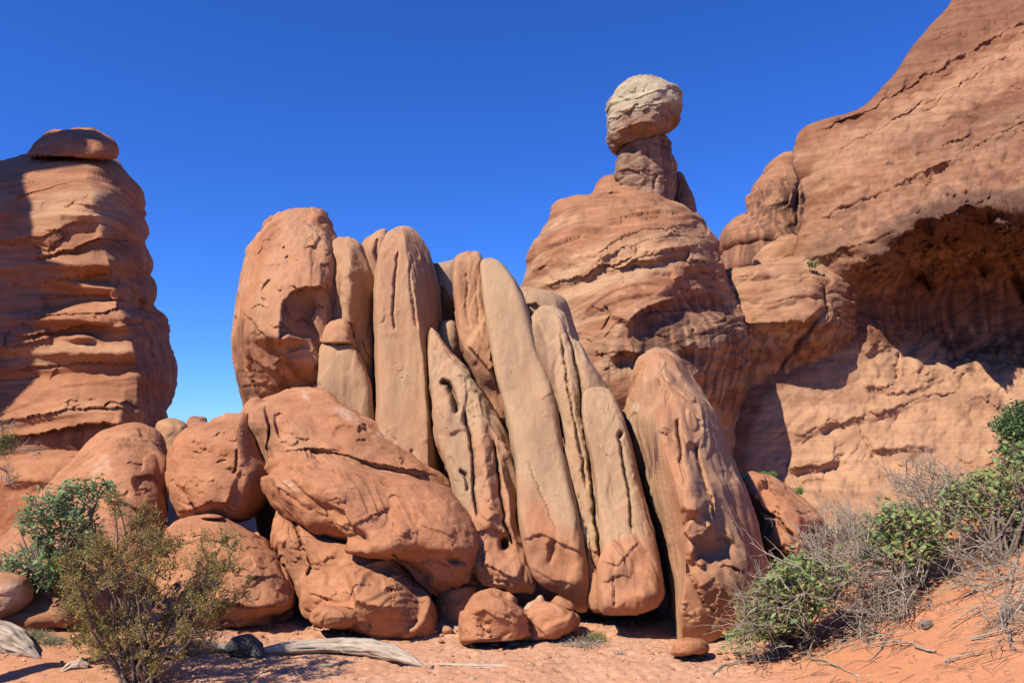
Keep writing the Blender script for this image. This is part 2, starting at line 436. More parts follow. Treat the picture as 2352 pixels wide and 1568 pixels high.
    tint = np.stack([tn, va, pa], 1)
    i0 = np.arange(R - 1)[:, None] * C; j = np.arange(C)[None, :]; j2_ = (np.arange(C)[None, :] + 1) % C
    quads = np.stack([i0 + j, i0 + j2_, i0 + C + j2_, i0 + C + j], -1).reshape(-1, 4)
    X = V.reshape(-1, 3)
    org = X.mean(0); org[2] = max(X[:, 2].min(), -.3)
    if base is not None: org = np.asarray(base, float)
    # orientation
    a, b_, c_ = X[quads[:, 0]], X[quads[:, 1]], X[quads[:, 2]]
    if (np.cross(b_ - a, c_ - a) * (a - X.mean(0))).sum() < 0: quads = quads[:, ::-1]
    o = new_mesh_obj(name, X, quads, mat, parent, True, attrs={'tint': tint}, origin=org)
    if kind: o['kind'] = kind
    return tag(o, label, cat, group)

# ------------------------------------------------------------------ ground
def gz(X, Y):
    X = np.asarray(X, float); Y = np.asarray(Y, float)
    d = X - 2.45 - .1 * (Y - 7)
    dune = .45 * np.log1p(np.exp(np.clip(d * 3.2, -40, 40))) / 3.2
    dune = np.minimum(dune, 1.9 + 0 * dune) * (1 - sstep(10.2, 14.5, Y + .0 * X)) * sstep(-3, 4, Y)
    l = -X - 3.6
    bank = .34 * np.log1p(np.exp(np.clip(l * 3, -40, 40))) / 3 * sstep(7.3, 9.6, Y)
    bank = .38 * np.tanh(bank / .38)
    return dune + bank

def ground_pt(px, py):
    a, b = ray(px, py); lo = 2.0
    prev = lo
    for Yt in np.arange(2.0, 80, .02):
        if CAMH + Yt * b <= gz(Yt * a, Yt): return np.array([Yt * a, Yt, float(gz(Yt * a, Yt))])
    return np.array([80 * a, 80, 0])
# ------------------------------------------------------------------ ground sheet
def build_ground():
    nx, ny = 640, 520
    u = np.linspace(-1, 1, nx); x = 7.0 * u + 900 * np.abs(u) ** 9 * np.sign(u)
    v = np.linspace(-1, 1, ny); y = 8.6 + 5.2 * v + 900 * np.abs(v) ** 9 * np.sign(v)
    Xg, Yg = np.meshgrid(x, y)
    Z = gz(Xg, Yg)
    p3 = np.stack([Xg.ravel(), Yg.ravel(), 0 * Xg.ravel()], 1)
    near = np.exp(-((Xg / 14) ** 2 + ((Yg - 8) / 12) ** 2))
    n1 = fbm(p3 / 1.6, 3, seed=40).reshape(Xg.shape); n2 = fbm(p3 * 2.2, 3, seed=41).reshape(Xg.shape); n3 = fbm(p3 * 9, 3, .6, seed=42).reshape(Xg.shape)
    n4 = pn(p3 * 5.5 + 9).reshape(Xg.shape)
    dunem = sstep(1.9, 3.2, Xg - .1 * (Yg - 7))
    Z = Z + near * (.05 * n1 + .028 * n2 * (1 - .5 * dunem) + .016 * n3 * (1 - .4 * dunem) - .032 * sstep(.25, .5, n4) * (1 - .7 * dunem))
    V = np.stack([Xg.ravel(), Yg.ravel(), Z.ravel()], 1)
    i = np.arange(ny - 1)[:, None] * nx; j = np.arange(nx - 1)[None, :]
    q = np.stack([i + j, i + j + 1, i + nx + j + 1, i + nx + j], -1).reshape(-1, 4)
    m, nt, b = base_mat('sand', .95, .08)
    tc = N(nt, 'ShaderNodeTexCoord'); vv = tc.outputs['Object']
    at = N(nt, 'ShaderNodeAttribute', attribute_name='tint'); spx = N(nt, 'ShaderNodeSeparateColor'); nt.links.new(at.outputs['Color'], spx.inputs[0])
    a1 = noise_n(nt, vv, 1.1, 5, .6); a2 = noise_n(nt, vv, 14, 4, .65); a3 = noise_n(nt, vv, 75, 3, .8)
    c = mixc(nt, maprange(nt, a1, .35, .65), (.56, .31, .19), (.53, .265, .15))
    c = mixc(nt, spx.outputs[0], c, (.53, .225, .11))
    c = mixc(nt, 1.0, c, mixc(nt, maprange(nt, a2, .3, .7), (.9, .88, .86), (1.06, 1.06, 1.06)), 'MULTIPLY')
    c = mixc(nt, 1.0, c, mixc(nt, maprange(nt, a3, .3, .7), (.82, .79, .77), (1.12, 1.13, 1.14)), 'MULTIPLY')
    nt.links.new(c, b.inputs['Base Color'])
    h = math_(nt, 'ADD', math_(nt, 'MULTIPLY', a2, .8), math_(nt, 'MULTIPLY', a3, .3))
    bp = N(nt, 'ShaderNodeBump'); bp.inputs['Strength'].default_value = .6; bp.inputs['Distance'].default_value = .015
    nt.links.new(h, bp.inputs['Height']); nt.links.new(bp.outputs[0], b.inputs['Normal'])
    tint = np.zeros((len(V), 3)); tint[:, 0] = (dunem + .25 * n1 * dunem).ravel().clip(0, 1)
    lft = sstep(-3.4, -4.6, Xg); tint[:, 0] = np.maximum(tint[:, 0], .6 * lft.ravel())
    o = new_mesh_obj('ground', V, q, m, attrs={'tint': tint}); o['kind'] = 'structure'
    return m
M_sand = build_ground()

# ------------------------------------------------------------------ left tower
A_ol = [(-430,1200),(-410,700),(-330,500),(-200,420),(-60,388),(0,374),(78,346),(130,340),(205,343),(245,353),(285,375),(305,410),(324,440),(322,478),(340,512),(342,545),(334,556),(350,592),(348,622),(340,632),(360,655),(364,690),(358,702),(380,730),(391,790),(397,840),(397,880),(393,925),(393,965),(396,1200)]
A_f = [
 ('ledge', [(20,430),(71,420),(110,411),(154,395),(200,392),(245,394)], .22, 22, 10),
 ('ledge', [(30,470),(80,452),(110,440),(140,428),(190,415),(225,410)], .38, 18, 12),
 ('crack', [(236,350),(247,368),(249,387),(262,412),(275,450)], 5, .5),
 ('ledge', [(-60,560),(40,555),(90,552),(115,549),(137,533),(203,514),(232,506)], .22, 20, 10),
 ('ledge', [(60,600),(126,585),(192,563),(255,540),(291,536),(325,545),(345,560)], .5, 60, 42),
 ('bump', 200, 478, 80, 34, -12, .45),
 ('ledge', [(150,470),(200,482),(240,484),(262,500)], .25, 26, 14),
 ('bump', 230, 607, 120, 16, 0, .55),
 ('ledge', [(60,650),(110,637),(160,629),(220,624),(290,628)], .35, 14, 12),
 ('bump', 230, 652, 100, 16, 4, .45),
 ('ledge', [(60,690),(100,676),(165,670),(233,668),(275,681),(330,680)], .35, 22, 12),
 ('ledge', [(60,725),(130,722),(203,717),(235,718),(280,705),(330,712)], .42, 22, 12),
 ('bump', 190, 735, 130, 14, 2, .35),
 ('ledge', [(20,776),(82,764),(140,754),(190,742),(250,747),(305,765)], .5, 24, 26),
 ('ledge', [(-40,800),(0,796),(55,786),(100,778),(120,770)], .35, 18, 10),
 ('bump', 210, 806, 150, 18, 0, .5),
 ('ledge', [(-60,855),(0,848),(55,843),(120,837),(230,832),(325,834)], .3, 30, 12),
 ('ledge', [(-60,975),(16,964),(110,950),(170,939),(233,933),(275,936),(310,944)], .4, 30, 12),
 ('ledge', [(-60,1010),(27,1000),(82,995),(165,978),(240,972),(320,978)], 1.0, 26, 60),
 ('crack', [(305,700),(318,760),(320,830)], 6, .3), ('bump', 185, 776, 34, 8, 4, .35),
]
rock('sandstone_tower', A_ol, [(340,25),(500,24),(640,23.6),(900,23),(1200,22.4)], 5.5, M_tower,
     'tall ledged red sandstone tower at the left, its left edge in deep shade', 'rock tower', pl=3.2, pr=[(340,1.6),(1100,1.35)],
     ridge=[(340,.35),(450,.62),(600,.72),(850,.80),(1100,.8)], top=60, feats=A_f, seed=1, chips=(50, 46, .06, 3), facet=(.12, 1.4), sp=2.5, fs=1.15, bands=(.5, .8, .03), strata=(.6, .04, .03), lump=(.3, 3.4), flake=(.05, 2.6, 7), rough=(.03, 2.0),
     aniso=(.4, .4, 1.7), paint=[('varnish_shade', [(288,560),(345,620),(395,800),(400,1000),(330,1000),(318,860),(330,700)], .55, 14, 30), ('varnish_shade', [(80,1010),(200,985),(260,1000),(200,1060),(60,1060)], .6, 10, 20),  # shade of the right flank and foot recess painted in dark
       ('tan', [(60,470),(150,450),(250,440),(290,480),(240,520),(60,540)], .6, 20), ('tan', [(0,800),(120,775),(300,795),(320,830),(0,840)], .5, 12), ('varnish_shade',[(170,540),(330,545),(300,600),(130,600)],.35,12)])  # last patch: overhang shade painted into the colour
rock('cap_boulder', [(66,362),(78,338),(100,315),(130,303),(155,301),(172,295),(204,294),(224,307),(250,318),(268,334),(268,352),(262,362),(205,358),(120,360)], 22.6, 2.6, M_tower,
     'dark rounded slab resting on the very top of the left tower', 'boulder', top=34, bottom=7, p=3, facet=(.15, 1.0), chips=(8, 26, .05, 5), seed=2, feats=[('crack', [(165,300),(190,325),(200,340)], 4, .2), ('ledge', [(235,340),(245,328),(262,325)], .15, 8, 6)], strata=(.4, .08, 0))

# ------------------------------------------------------------------ low rocks on the left
rock('rock_ledge', [(-220,1300),(-180,1090),(-60,1050),(30,1052),(90,1042),(150,1034),(190,1036),(240,1060),(280,1300)], 17.5, 1.6, M_red,
     'low bare rock apron at the foot of the left tower', 'rock ledge', top=70, seed=3, feats=[('ledge', [(0,1115),(60,1105),(120,1112),(160,1130)], .15, 14, 8)])
rock('boulder', [(-120,1500),(-70,1330),(0,1250),(60,1190),(130,1090),(190,1020),(240,985),(290,968),(345,970),(375,1000),(392,1035),(398,1060),(392,1100),(388,1150),(380,1240),(360,1330),(300,1400),(100,1500)], [(960,15.2),(1200,13.2),(1420,10.6)], 1.9, M_red,
     'long smooth whale-backed red boulder sloping down to the left behind the green bush', 'boulder', ridge=-.1, pl=2.0, pr=2.2, top=150, seed=4, fs=1.6, chips=(36, 26, .035, 5), facet=(.10, .9), lump=(.12, 1.6), flake=(.05, 1.8, 6),
     feats=[('plate', [(300,1100),(350,1090),(385,1130),(375,1170),(340,1150),(310,1125)], -.2, 5), ('ledge', [(230,1145),(280,1150),(330,1175),(385,1180)], .35, 40, 30), ('ledge', [(270,1010),(310,1003),(350,1002)], .12, 10, 8), ('crack', [(0,1240),(40,1225),(70,1205)], 6, .2), ('ledge', [(20,1200),(60,1215),(120,1215)], .25, 30, 12)],
     paint=[('varnish_shade', [(310,1080),(370,1080),(390,1130),(330,1150)], .45, 8), ('pale', [(190,1040),(250,1040),(270,1100),(190,1110)], .35, 6), ('red', [(0,1100),(400,1100),(400,1400),(0,1400)], .6, 40)], tan=.1)
rock('boulder', [(352,1050),(358,975),(375,964),(405,962),(428,970),(441,988),(438,1008),(425,1040),(415,1080),(370,1080)], 17.5, .7, M_red,
     'small pale rounded boulder wedged between the whale-backed boulder and the round one', 'boulder', top=30, seed=5, tan=.75, flake=(.02, 1, 4))
rock('boulder', [(384,1080),(390,1055),(400,1015),(440,988),(500,967),(553,947),(568,966),(590,1010),(612,1052),(632,1092),(612,1150),(582,1188),(545,1202),(500,1192),(450,1187),(410,1192),(394,1160),(386,1120)], 12.9, 1.25, M_red,
     'rounded orange boulder perched on a flat slab, its right side in shade', 'boulder', ridge=.45, pl=3.4, pr=1.7, top=70, bottom=24, seed=6, smooth_it=1, fs=1.6, chips=(30, 22, .025, 20), facet=(.26, .9), lump=(.1, 1.0), flake=(.035, 1.2, 6),
     feats=[('crack', [(395,1112),(405,1100),(425,1120),(440,1140),(455,1168)], 3, .1), ('crack', [(545,1030),(540,1070),(535,1090)], 3, .09), ('ledge', [(410,1178),(450,1165),(490,1150),(530,1165)], .25, 30, 20), ('crack', [(500,1060),(520,1055)], 2, .05)],
     paint=[('varnish_shade', [(575,1000),(610,1050),(630,1100),(590,1190),(560,1190),(590,1100)], .3, 8)])  # shade of the right side painted into the colour
rock('rock_slab', [(350,1330),(372,1260),(392,1205),(430,1192),(480,1183),(530,1200),(560,1210),(600,1228),(640,1262),(675,1310),(690,1345),(692,1372),(680,1402),(600,1435),(520,1460),(400,1480),(350,1420)], [(1180,12.3),(1470,11.0)], 1.2, M_red,
     'broad slumped red slab under the round boulder, behind the brown shrub', 'rock slab', ridge=.2, pl=3.6, pr=2.4, top=70, seed=7, smooth_it=1, fs=1.8, chips=(36, 26, .03, 5), facet=(.22, .8),
     feats=[('ledge', [(390,1240),(430,1225),(480,1216),(520,1225)], .12, 10, 6), ('ledge', [(480,1390),(540,1385),(600,1388),(690,1395)], .25, 20, 16), ('ledge', [(520,1320),(580,1330),(640,1320),(688,1340)], .1, 30, 12), ('crack', [(640,1290),(665,1330),(672,1370)], 4, .1)], flake=(.035, 1.0, 7), rough=(.018, 6))
rock('boulder', [(592,1100),(610,1080),(640,1110),(660,1250),(600,1240),(585,1180)], 13.9, .4, M_red, 'dark narrow rock at the back of the cleft beside the big boulder', 'rock', seed=8)
rock('boulder', [(-60,1440),(-40,1340),(0,1325),(40,1318),(68,1330),(76,1350),(60,1385),(30,1405),(0,1425)], 9.3, .6, M_red,
     'pale weathered flat rock at the left edge beside the green bush', 'rock', top=30, seed=9, tan=.4, paint=[('pale', [(0,1340),(60,1335),(50,1380),(0,1390)], .7, 8)], strata=(.12, .03, .3))
for (ox, oy, w, h, s_, lb) in [(484,1186,62,12,11,'thin flat chip of rock lying on the slab beneath the round boulder'),]:
    rock('rock', [(ox-w/2,oy+4),(ox-w/3,oy-h*.4),(ox,oy-h*.6),(ox+w/2,oy-h*.1),(ox+w/2,oy+h*.4),(ox,oy+h*.5)], 11.6, .25, M_red, lb, 'rock', seed=s_, top=6, bottom=5, lump=(.02,.3), flake=(0,1,1), rough=(.01,8))

# distant mesas on the skyline
for (x0, x1, yt, lb) in [(436,476,962,'tiny flat-topped butte on the skyline between the tower and the fins'), (484,512,965,'tiniest low knoll on the skyline, right of the flat-topped butte')]:
    rock('distant_butte', [(x0-60,1030),(x0-18,985),(x0,978),(x0+6,yt+2),(x0+14,yt),(x1-10,yt),(x1-6,yt+8),(x1+12,978),(x1+60,1030)], 150, 9, M_far, lb, 'butte', sp=2, top=6, strata=(1.6, .5, 0), lump=(.6, 8), flake=(.2,6,5), smooth_it=1)

# ------------------------------------------------------------------ big boulders in the centre
rock('boulder', [(563,975),(570,945),(598,926),(632,912),(668,897),(700,894),(730,898),(765,912),(820,945),(870,973),(930,1020),(985,1066),(1022,1092),(1050,1140),(1078,1200),(1000,1260),(850,1280),(720,1240),(650,1150),(615,1070),(590,1010)], [(890,13.6),(1250,12.3)], 1.3, M_red,
     'upper red boulder of the central heap, sloping down to the right against the fins', 'boulder', ridge=-.35, pl=3.2, pr=2.6, top=100, seed=10, smooth_it=1, fs=2.2, chips=(50, 26, .03, 20), facet=(.28, 1.0), lump=(.07, 1.1), flake=(.035, 1.1, 7),
     feats=[('crack', [(610,925),(613,980),(618,1030),(632,1060)], 4, .16), ('plate', [(625,955),(650,945),(665,975),(655,1010),(635,1000)], -.08, 4), ('ledge', [(640,1048),(660,1035),(720,1030),(800,1048),(860,1064),(930,1078),(1000,1098)], .22, 30, 10), ('ledge', [(760,985),(800,980),(840,985)], .05, 8, 5), ('ledge', [(640,1010),(700,1000),(760,1030)], .04, 16, 8)],
     paint=[('varnish_shade', [(570,950),(600,930),(630,945),(635,1040),(610,1040)], .28, 6), ('pale', [(680,905),(760,920),(880,985),(960,1045),(900,1020),(760,950)], .6, 8)], tan=.12, tannoise=(.5, .7))
C2_f = [('ledge', [(650,1165),(690,1205),(730,1232),(790,1248),(850,1250),(905,1262),(935,1300)], .5, 36, 26),
 ('ledge', [(735,1185),(770,1205),(810,1215),(850,1195),(880,1170),(905,1160)], .2, 26, 16), ('bump', 760, 1120, 110, 50, 20, .35), ('bump', 900, 1235, 42, 40, 0, .22),
 ('bump', 1000, 1230, 90, 60, 40, .22), ('ledge', [(905,1150),(915,1175),(908,1200),(925,1230)], .12, 14, 14), ('ledge', [(960,1205),(1000,1215),(1040,1235)], .1, 12, 10), ('bump', 1043, 1283, 20, 10, 20, -.3), ('ledge', [(1020,1275),(1045,1285),(1070,1290)], .14, 12, 14), 
 ('crack', [(840,1070),(870,1085),(890,1100)], 2.5, .05), ('crack', [(660,1130),(680,1150),(710,1180)], 4, .12), ('ledge', [(990,1345),(1040,1330),(1080,1300)], .2, 20, 16), ('crack', [(958,1300),(985,1280),(1000,1285),(1035,1300)], 3, .08)]
rock('boulder', [(626,1100),(634,1062),(660,1046),(720,1042),(790,1058),(850,1076),(920,1090),(985,1104),(1035,1116),(1070,1165),(1098,1205),(1109,1250),(1098,1290),(1078,1335),(1052,1368),(1010,1362),(985,1345),(958,1332),(930,1300),(900,1282),(860,1268),(800,1256),(745,1235),(700,1205),(668,1172),(640,1145)], [(1040,12.1),(1250,11.6),(1370,11.35)], 1.2, M_red,
     'largest red boulder of the central heap, overhanging with a dark shadow beneath its middle', 'boulder', ridge=0.0, p=4, top=60, bottom=10, seed=11, lump=(.06, .9), flake=(.04, .9, 7), rough=(.02, 6), feats=C2_f, chips=(70, 26, .03, 25), facet=(.32, .95), aniso=(1, 1, 1.3), bed=-.35,
     paint=[('pale', [(640,1100),(680,1110),(700,1160),(660,1140)], .4, 6)])
rock('boulder', [(630,1240),(634,1180),(645,1150),(690,1190),(760,1235),(850,1255),(920,1290),(960,1330),(1000,1380),(1004,1430),(998,1480),(900,1480),(800,1455),(740,1435),(700,1400),(680,1340),(650,1290)], [(1150,11.95),(1300,11.7),(1480,11.0)], 1.05, M_red,
     'lower red boulder under the overhang, its foot in the sand', 'boulder', ridge=0.1, p=3.6, top=40, seed=12, smooth_it=1, fs=1.8, chips=(45, 26, .03, 10), facet=(.32, .9), lump=(.06, .9), flake=(.04, .8, 8),
     feats=[('bump', 870, 1385, 110, 50, 5, .3), ('ledge', [(760,1390),(800,1385),(860,1400),(940,1390)], .1, 24, 16), ('crack', [(700,1250),(720,1300),(715,1330)], 4, .12), ('plate', [(650,1240),(700,1250),(712,1310),(690,1345),(665,1310)], -.1, 5), ('crack', [(660,1180),(690,1230),(700,1260)], 5, .2)],
     paint=[('varnish_shade', [(650,1250),(700,1250),(705,1330),(680,1340)], .35, 6)])
rock('boulder', [(985,1380),(1000,1345),(1040,1345),(1085,1300),(1100,1320),(1090,1400),(1075,1460),(1040,1450),(1000,1470)], 11.4, .7, M_red, 'shaded knobbly rock under the right end of the central heap', 'rock', seed=13, flake=(.05, .5, 6))
rock('boulder', [(1058,1440),(1064,1400),(1080,1372),(1105,1359),(1140,1358),(1165,1372),(1195,1388),(1210,1405),(1220,1440),(1226,1458),(1205,1470),(1160,1466),(1120,1460),(1075,1480),(1058,1480)], 9.95, .5, M_red,
     'round-backed red boulder lying in the sand at the foot of the fins', 'boulder', top=45, seed=14, fs=1.8, chips=(14, 18, .02, 20), facet=(.12, .4), lump=(.04, .5), flake=(.025, .5, 6), ridge=-.1, feats=[('ledge', [(1080,1410),(1110,1400),(1150,1420),(1200,1440)], .08, 18, 14), ('ledge', [(1165,1400),(1195,1415),(1215,1420)], .06, 8, 6)])
rock('boulder', [(1205,1440),(1208,1405),(1228,1388),(1250,1380),(1285,1390),(1320,1402),(1335,1425),(1322,1450),(1290,1462),(1240,1470),(1210,1465)], 10.1, .4, M_red,
     'low flat-faced red block right beside the round-backed boulder', 'boulder', top=28, seed=15, facet=(.08, .35), lump=(.04, .4), flake=(.02, .5, 6), smooth_it=1)
rock('rock', [(1200,1400),(1212,1382),(1228,1378),(1242,1364),(1252,1378),(1262,1388),(1255,1402),(1215,1408)], 10.5, .2, M_red, 'pale jagged chip of rock standing behind the flat-faced block', 'rock', tan=.9, top=8, seed=16, smooth_it=1, lump=(.02, .3), flake=(0, 1, 1), paint=[('pale', [(1190,1360),(1270,1360),(1270,1410),(1190,1410)], .6, 5)])
rock('rock', [(1258,1390),(1266,1378),(1282,1365),(1296,1372),(1318,1388),(1326,1402),(1300,1402),(1270,1396)], 10.25, .2, M_red, 'brown pointed stone lying on top of the flat-faced block', 'rock', top=10, seed=17, smooth_it=1, lump=(.02, .3), flake=(0, 1, 1), varnish_shade=.3)
rock('rock', [(706,1425),(712,1398),(740,1390),(790,1396),(820,1408),(826,1425),(800,1440),(760,1442),(720,1438)], 10.15, .4, M_red, 'flat red slab half buried in front of the lower boulder', 'rock', top=14, seed=18, lump=(.03, .4), flake=(.02, .4, 5), feats=[('ledge', [(720,1425),(780,1420),(820,1422)], .05, 10, 8)])
rock('rock', [(1546,1495),(1550,1472),(1575,1463),(1610,1464),(1628,1474),(1632,1490),(1615,1502),(1570,1503),(1548,1500)], 9.15, .28, M_red, 'low red rock half buried below the arched fin', 'rock', top=16, seed=19, lump=(.03, .3), flake=(.02, .3, 5))

# ------------------------------------------------------------------ the leaning fins, left to right
G = 'leaning sandstone fins in the middle'
fk = dict(aniso=(1.2, 1.2, .4), mat=M_fin, grow=3)
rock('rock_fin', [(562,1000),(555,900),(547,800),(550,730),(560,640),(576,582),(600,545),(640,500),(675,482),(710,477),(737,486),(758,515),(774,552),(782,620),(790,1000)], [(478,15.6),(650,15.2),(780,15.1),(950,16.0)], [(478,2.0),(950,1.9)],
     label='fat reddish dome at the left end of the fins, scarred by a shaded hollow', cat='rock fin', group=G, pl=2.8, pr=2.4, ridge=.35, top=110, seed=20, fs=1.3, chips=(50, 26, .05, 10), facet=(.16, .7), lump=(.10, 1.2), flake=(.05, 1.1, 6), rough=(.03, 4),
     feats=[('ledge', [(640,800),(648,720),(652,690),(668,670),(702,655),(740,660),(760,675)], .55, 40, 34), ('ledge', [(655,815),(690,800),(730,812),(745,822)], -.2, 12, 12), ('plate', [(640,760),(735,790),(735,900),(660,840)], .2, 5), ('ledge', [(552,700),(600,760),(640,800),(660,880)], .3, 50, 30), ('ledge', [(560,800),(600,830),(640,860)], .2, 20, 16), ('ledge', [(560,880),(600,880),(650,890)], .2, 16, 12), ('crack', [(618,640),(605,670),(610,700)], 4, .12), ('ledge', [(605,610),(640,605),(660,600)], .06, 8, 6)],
     tan=.15, tannoise=(.4, .8), paint=[('varnish_shade', [(548,730),(600,745),(650,800),(700,850),(730,900),(730,960),(550,960)], .65, 14, 10), ('varnish_shade', [(650,690),(720,660),(735,780),(650,780)], .35, 8), ('pale', [(690,500),(720,510),(725,560),(705,540)], .5, 5)], **fk)  # first patch paints in the shade of the overhanging lower left
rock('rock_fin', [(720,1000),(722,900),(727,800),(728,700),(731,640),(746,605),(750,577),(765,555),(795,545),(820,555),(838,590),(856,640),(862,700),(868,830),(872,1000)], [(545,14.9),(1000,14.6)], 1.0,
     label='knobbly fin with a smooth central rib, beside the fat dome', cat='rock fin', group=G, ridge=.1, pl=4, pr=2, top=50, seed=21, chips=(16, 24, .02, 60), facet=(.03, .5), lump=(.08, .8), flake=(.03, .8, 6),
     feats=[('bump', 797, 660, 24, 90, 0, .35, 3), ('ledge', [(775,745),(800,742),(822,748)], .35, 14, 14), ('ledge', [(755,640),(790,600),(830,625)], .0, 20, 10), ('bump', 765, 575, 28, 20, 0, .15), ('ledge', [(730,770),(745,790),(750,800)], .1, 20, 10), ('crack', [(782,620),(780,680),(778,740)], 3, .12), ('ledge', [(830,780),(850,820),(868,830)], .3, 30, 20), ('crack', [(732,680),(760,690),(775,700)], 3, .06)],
     tan=.45, tannoise=(.4, .6), paint=[('varnish_shade', [(825,640),(860,690),(866,830),(830,800)], .35, 8, 15)], **fk)
rock('rock_fin', [(728,1000),(733,850),(738,795),(752,776),(790,780),(815,800),(838,850),(855,905),(866,1000)], 14.0, .8,
     label='smooth broken-off column standing below the ribbed fin, behind the red boulder', cat='rock fin', group=G, ridge=.4, pl=8, pr=4, top=12, facet=(.03, .6), seed=22, lump=(.05, .8), flake=(.015, .8, 4), tan=.8, **fk)
rock('rock', [(734,790),(737,768),(752,744),(775,732),(796,733),(806,750),(818,785),(822,802),(800,800),(770,786),(750,782)], 13.8, .6,
     label='orange wedge-shaped block clamped between the ribbed fin and the broken column', cat='rock', seed=23, top=14, bottom=10, lump=(.05, .5), flake=(.02, .5, 4), tan=.3, mat=M_fin, smooth_it=1)
rock('rock_fin', [(716,900),(718,810),(722,770),(732,760),(740,780),(738,850),(735,900)], 14.6, .3, label='slender reddish splinter between the fat dome and the ribbed fin', cat='rock fin', group=G, seed=24, top=20, tan=.2, lump=(.03, .4), flake=(.01, .5, 4), **fk)
rock('rock_fin', [(826,760),(829,600),(834,565),(848,545),(868,530),(880,524),(888,528),(892,600),(890,760)], 16.6, .8,
     label='small round-shouldered fin tucked behind the tallest fin on its left', cat='rock fin', group=G, seed=25, top=40, lump=(.05, .7), flake=(.02, .6, 5), tan=.3, feats=[('crack', [(866,545),(862,580),(868,610)], 4, .2)], **fk)
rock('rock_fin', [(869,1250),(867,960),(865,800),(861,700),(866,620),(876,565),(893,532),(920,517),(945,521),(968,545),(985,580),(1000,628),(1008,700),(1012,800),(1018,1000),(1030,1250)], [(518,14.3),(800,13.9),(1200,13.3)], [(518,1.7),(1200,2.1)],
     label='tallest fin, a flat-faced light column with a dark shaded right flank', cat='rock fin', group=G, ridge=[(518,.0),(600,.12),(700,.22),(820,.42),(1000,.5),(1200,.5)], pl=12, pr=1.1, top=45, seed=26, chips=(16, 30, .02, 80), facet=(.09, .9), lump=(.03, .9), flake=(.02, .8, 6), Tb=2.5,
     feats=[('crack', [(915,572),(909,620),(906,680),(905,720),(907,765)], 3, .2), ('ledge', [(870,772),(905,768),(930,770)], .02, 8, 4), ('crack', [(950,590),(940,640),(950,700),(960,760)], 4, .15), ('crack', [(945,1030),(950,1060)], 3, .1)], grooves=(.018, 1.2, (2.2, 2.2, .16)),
     tan=.62, tannoise=(.6, .7), paint=[('tan', [(960,680),(985,760),(990,1000),(965,1000),(950,800)], .7, 10), ('varnish_shade', [(985,560),(1010,700),(1015,1000),(985,1000),(975,760)], .22, 8, 12), ('red', [(868,560),(930,540),(930,760),(868,760)], .35, 30)], **fk)  # dark patch on the right flank is its shade, painted in
rock('rock_fin', [(975,800),(985,640),(990,606),(1020,604),(1045,594),(1062,600),(1075,700),(1080,800)], 15.4, .9,
     label='pale saddle of rock between the tallest fin and the hanging fin', cat='rock fin', group=G, seed=27, top=30, lump=(.05, .7), flake=(.02, .6, 4), tan=.95, feats=[('ledge', [(985,650),(1020,665),(1060,720)], .2, 30, 30), ('bump', 1040, 740, 40, 40, 0, -.5)], paint=[('varnish_shade', [(1000,660),(1060,720),(1060,760),(1000,720)], .4, 8)], **fk)
rock('rock', [(1002,770),(1008,745),(1028,732),(1048,742),(1058,775),(1062,830),(1045,850),(1015,815)], 13.9, .5, label='small pale pebble-shaped block lodged between two fins', cat='rock', seed=28, top=20, tan=.95, lump=(.03, .5), flake=(.01, .6, 4), mat=M_fin)
rock('rock_fin', [(985,770),(990,748),(1005,768),(1030,802),(1075,862),(1110,920),(1150,972),(1176,1050),(1192,1180),(1207,1262),(1226,1340),(1222,1362),(1200,1362),(1150,1350),(1090,1335),(1060,1230),(1045,1130),(1020,1060),(1002,1000),(990,880),(983,810)], [(750,12.9),(1000,12.5),(1340,11.4)], [(750,.9),(1340,1.0)],
     label='sharp-tipped wedge fin pitted with hollows, its top a thin point beside the tallest fin', cat='rock fin', group=G, ridge=.15, pl=6, pr=4, top=50, bottom=16, seed=29, fs=1.1, chips=(24, 26, .03, 75), facet=(.07, .5), lump=(.06, .7), flake=(.03, .7, 6), Tb=1.6,
     feats=[('crack', [(1010,870),(1030,880),(1045,915),(1050,950)], 7, .35), ('ledge', [(1000,920),(1020,960),(1035,1000)], .12, 24, 14), ('crack', [(1062,930),(1080,1000),(1085,1060),(1090,1140),(1100,1200)], 4, .3), ('crack', [(1135,1000),(1142,1060),(1150,1130),(1158,1200),(1185,1260)], 4, .35), ('bump', 1115, 1080, 18, 110, -6, .2), ('bump', 1165, 1110, 14, 100, -7, .18), ('bump', 1160, 1250, 9, 14, 0, -.5), ('ledge', [(1080,1230),(1130,1215),(1180,1232),(1205,1260)], .2, 40, 20), ('crack', [(1055,1080),(1070,1090),(1075,1130)], 5, .2), ('ledge', [(1070,1300),(1110,1290),(1160,1320),(1200,1330)], .2, 20, 14), ('ledge', [(1100,1180),(1120,1195),(1150,1180)], .15, 20, 16)], grooves=(.025, 1.4, (2.2, 2.2, .2)),
     tan=.8, tannoise=(.5, .5), paint=[('red', [(1040,1190),(1240,1190),(1240,1400),(1040,1400)], .9, 40), ('red', [(1080,980),(1180,980),(1200,1200),(1090,1200)], .45, 20), ('varnish_shade', [(1018,865),(1048,900),(1050,945),(1030,920)], .5, 5)], **fk)
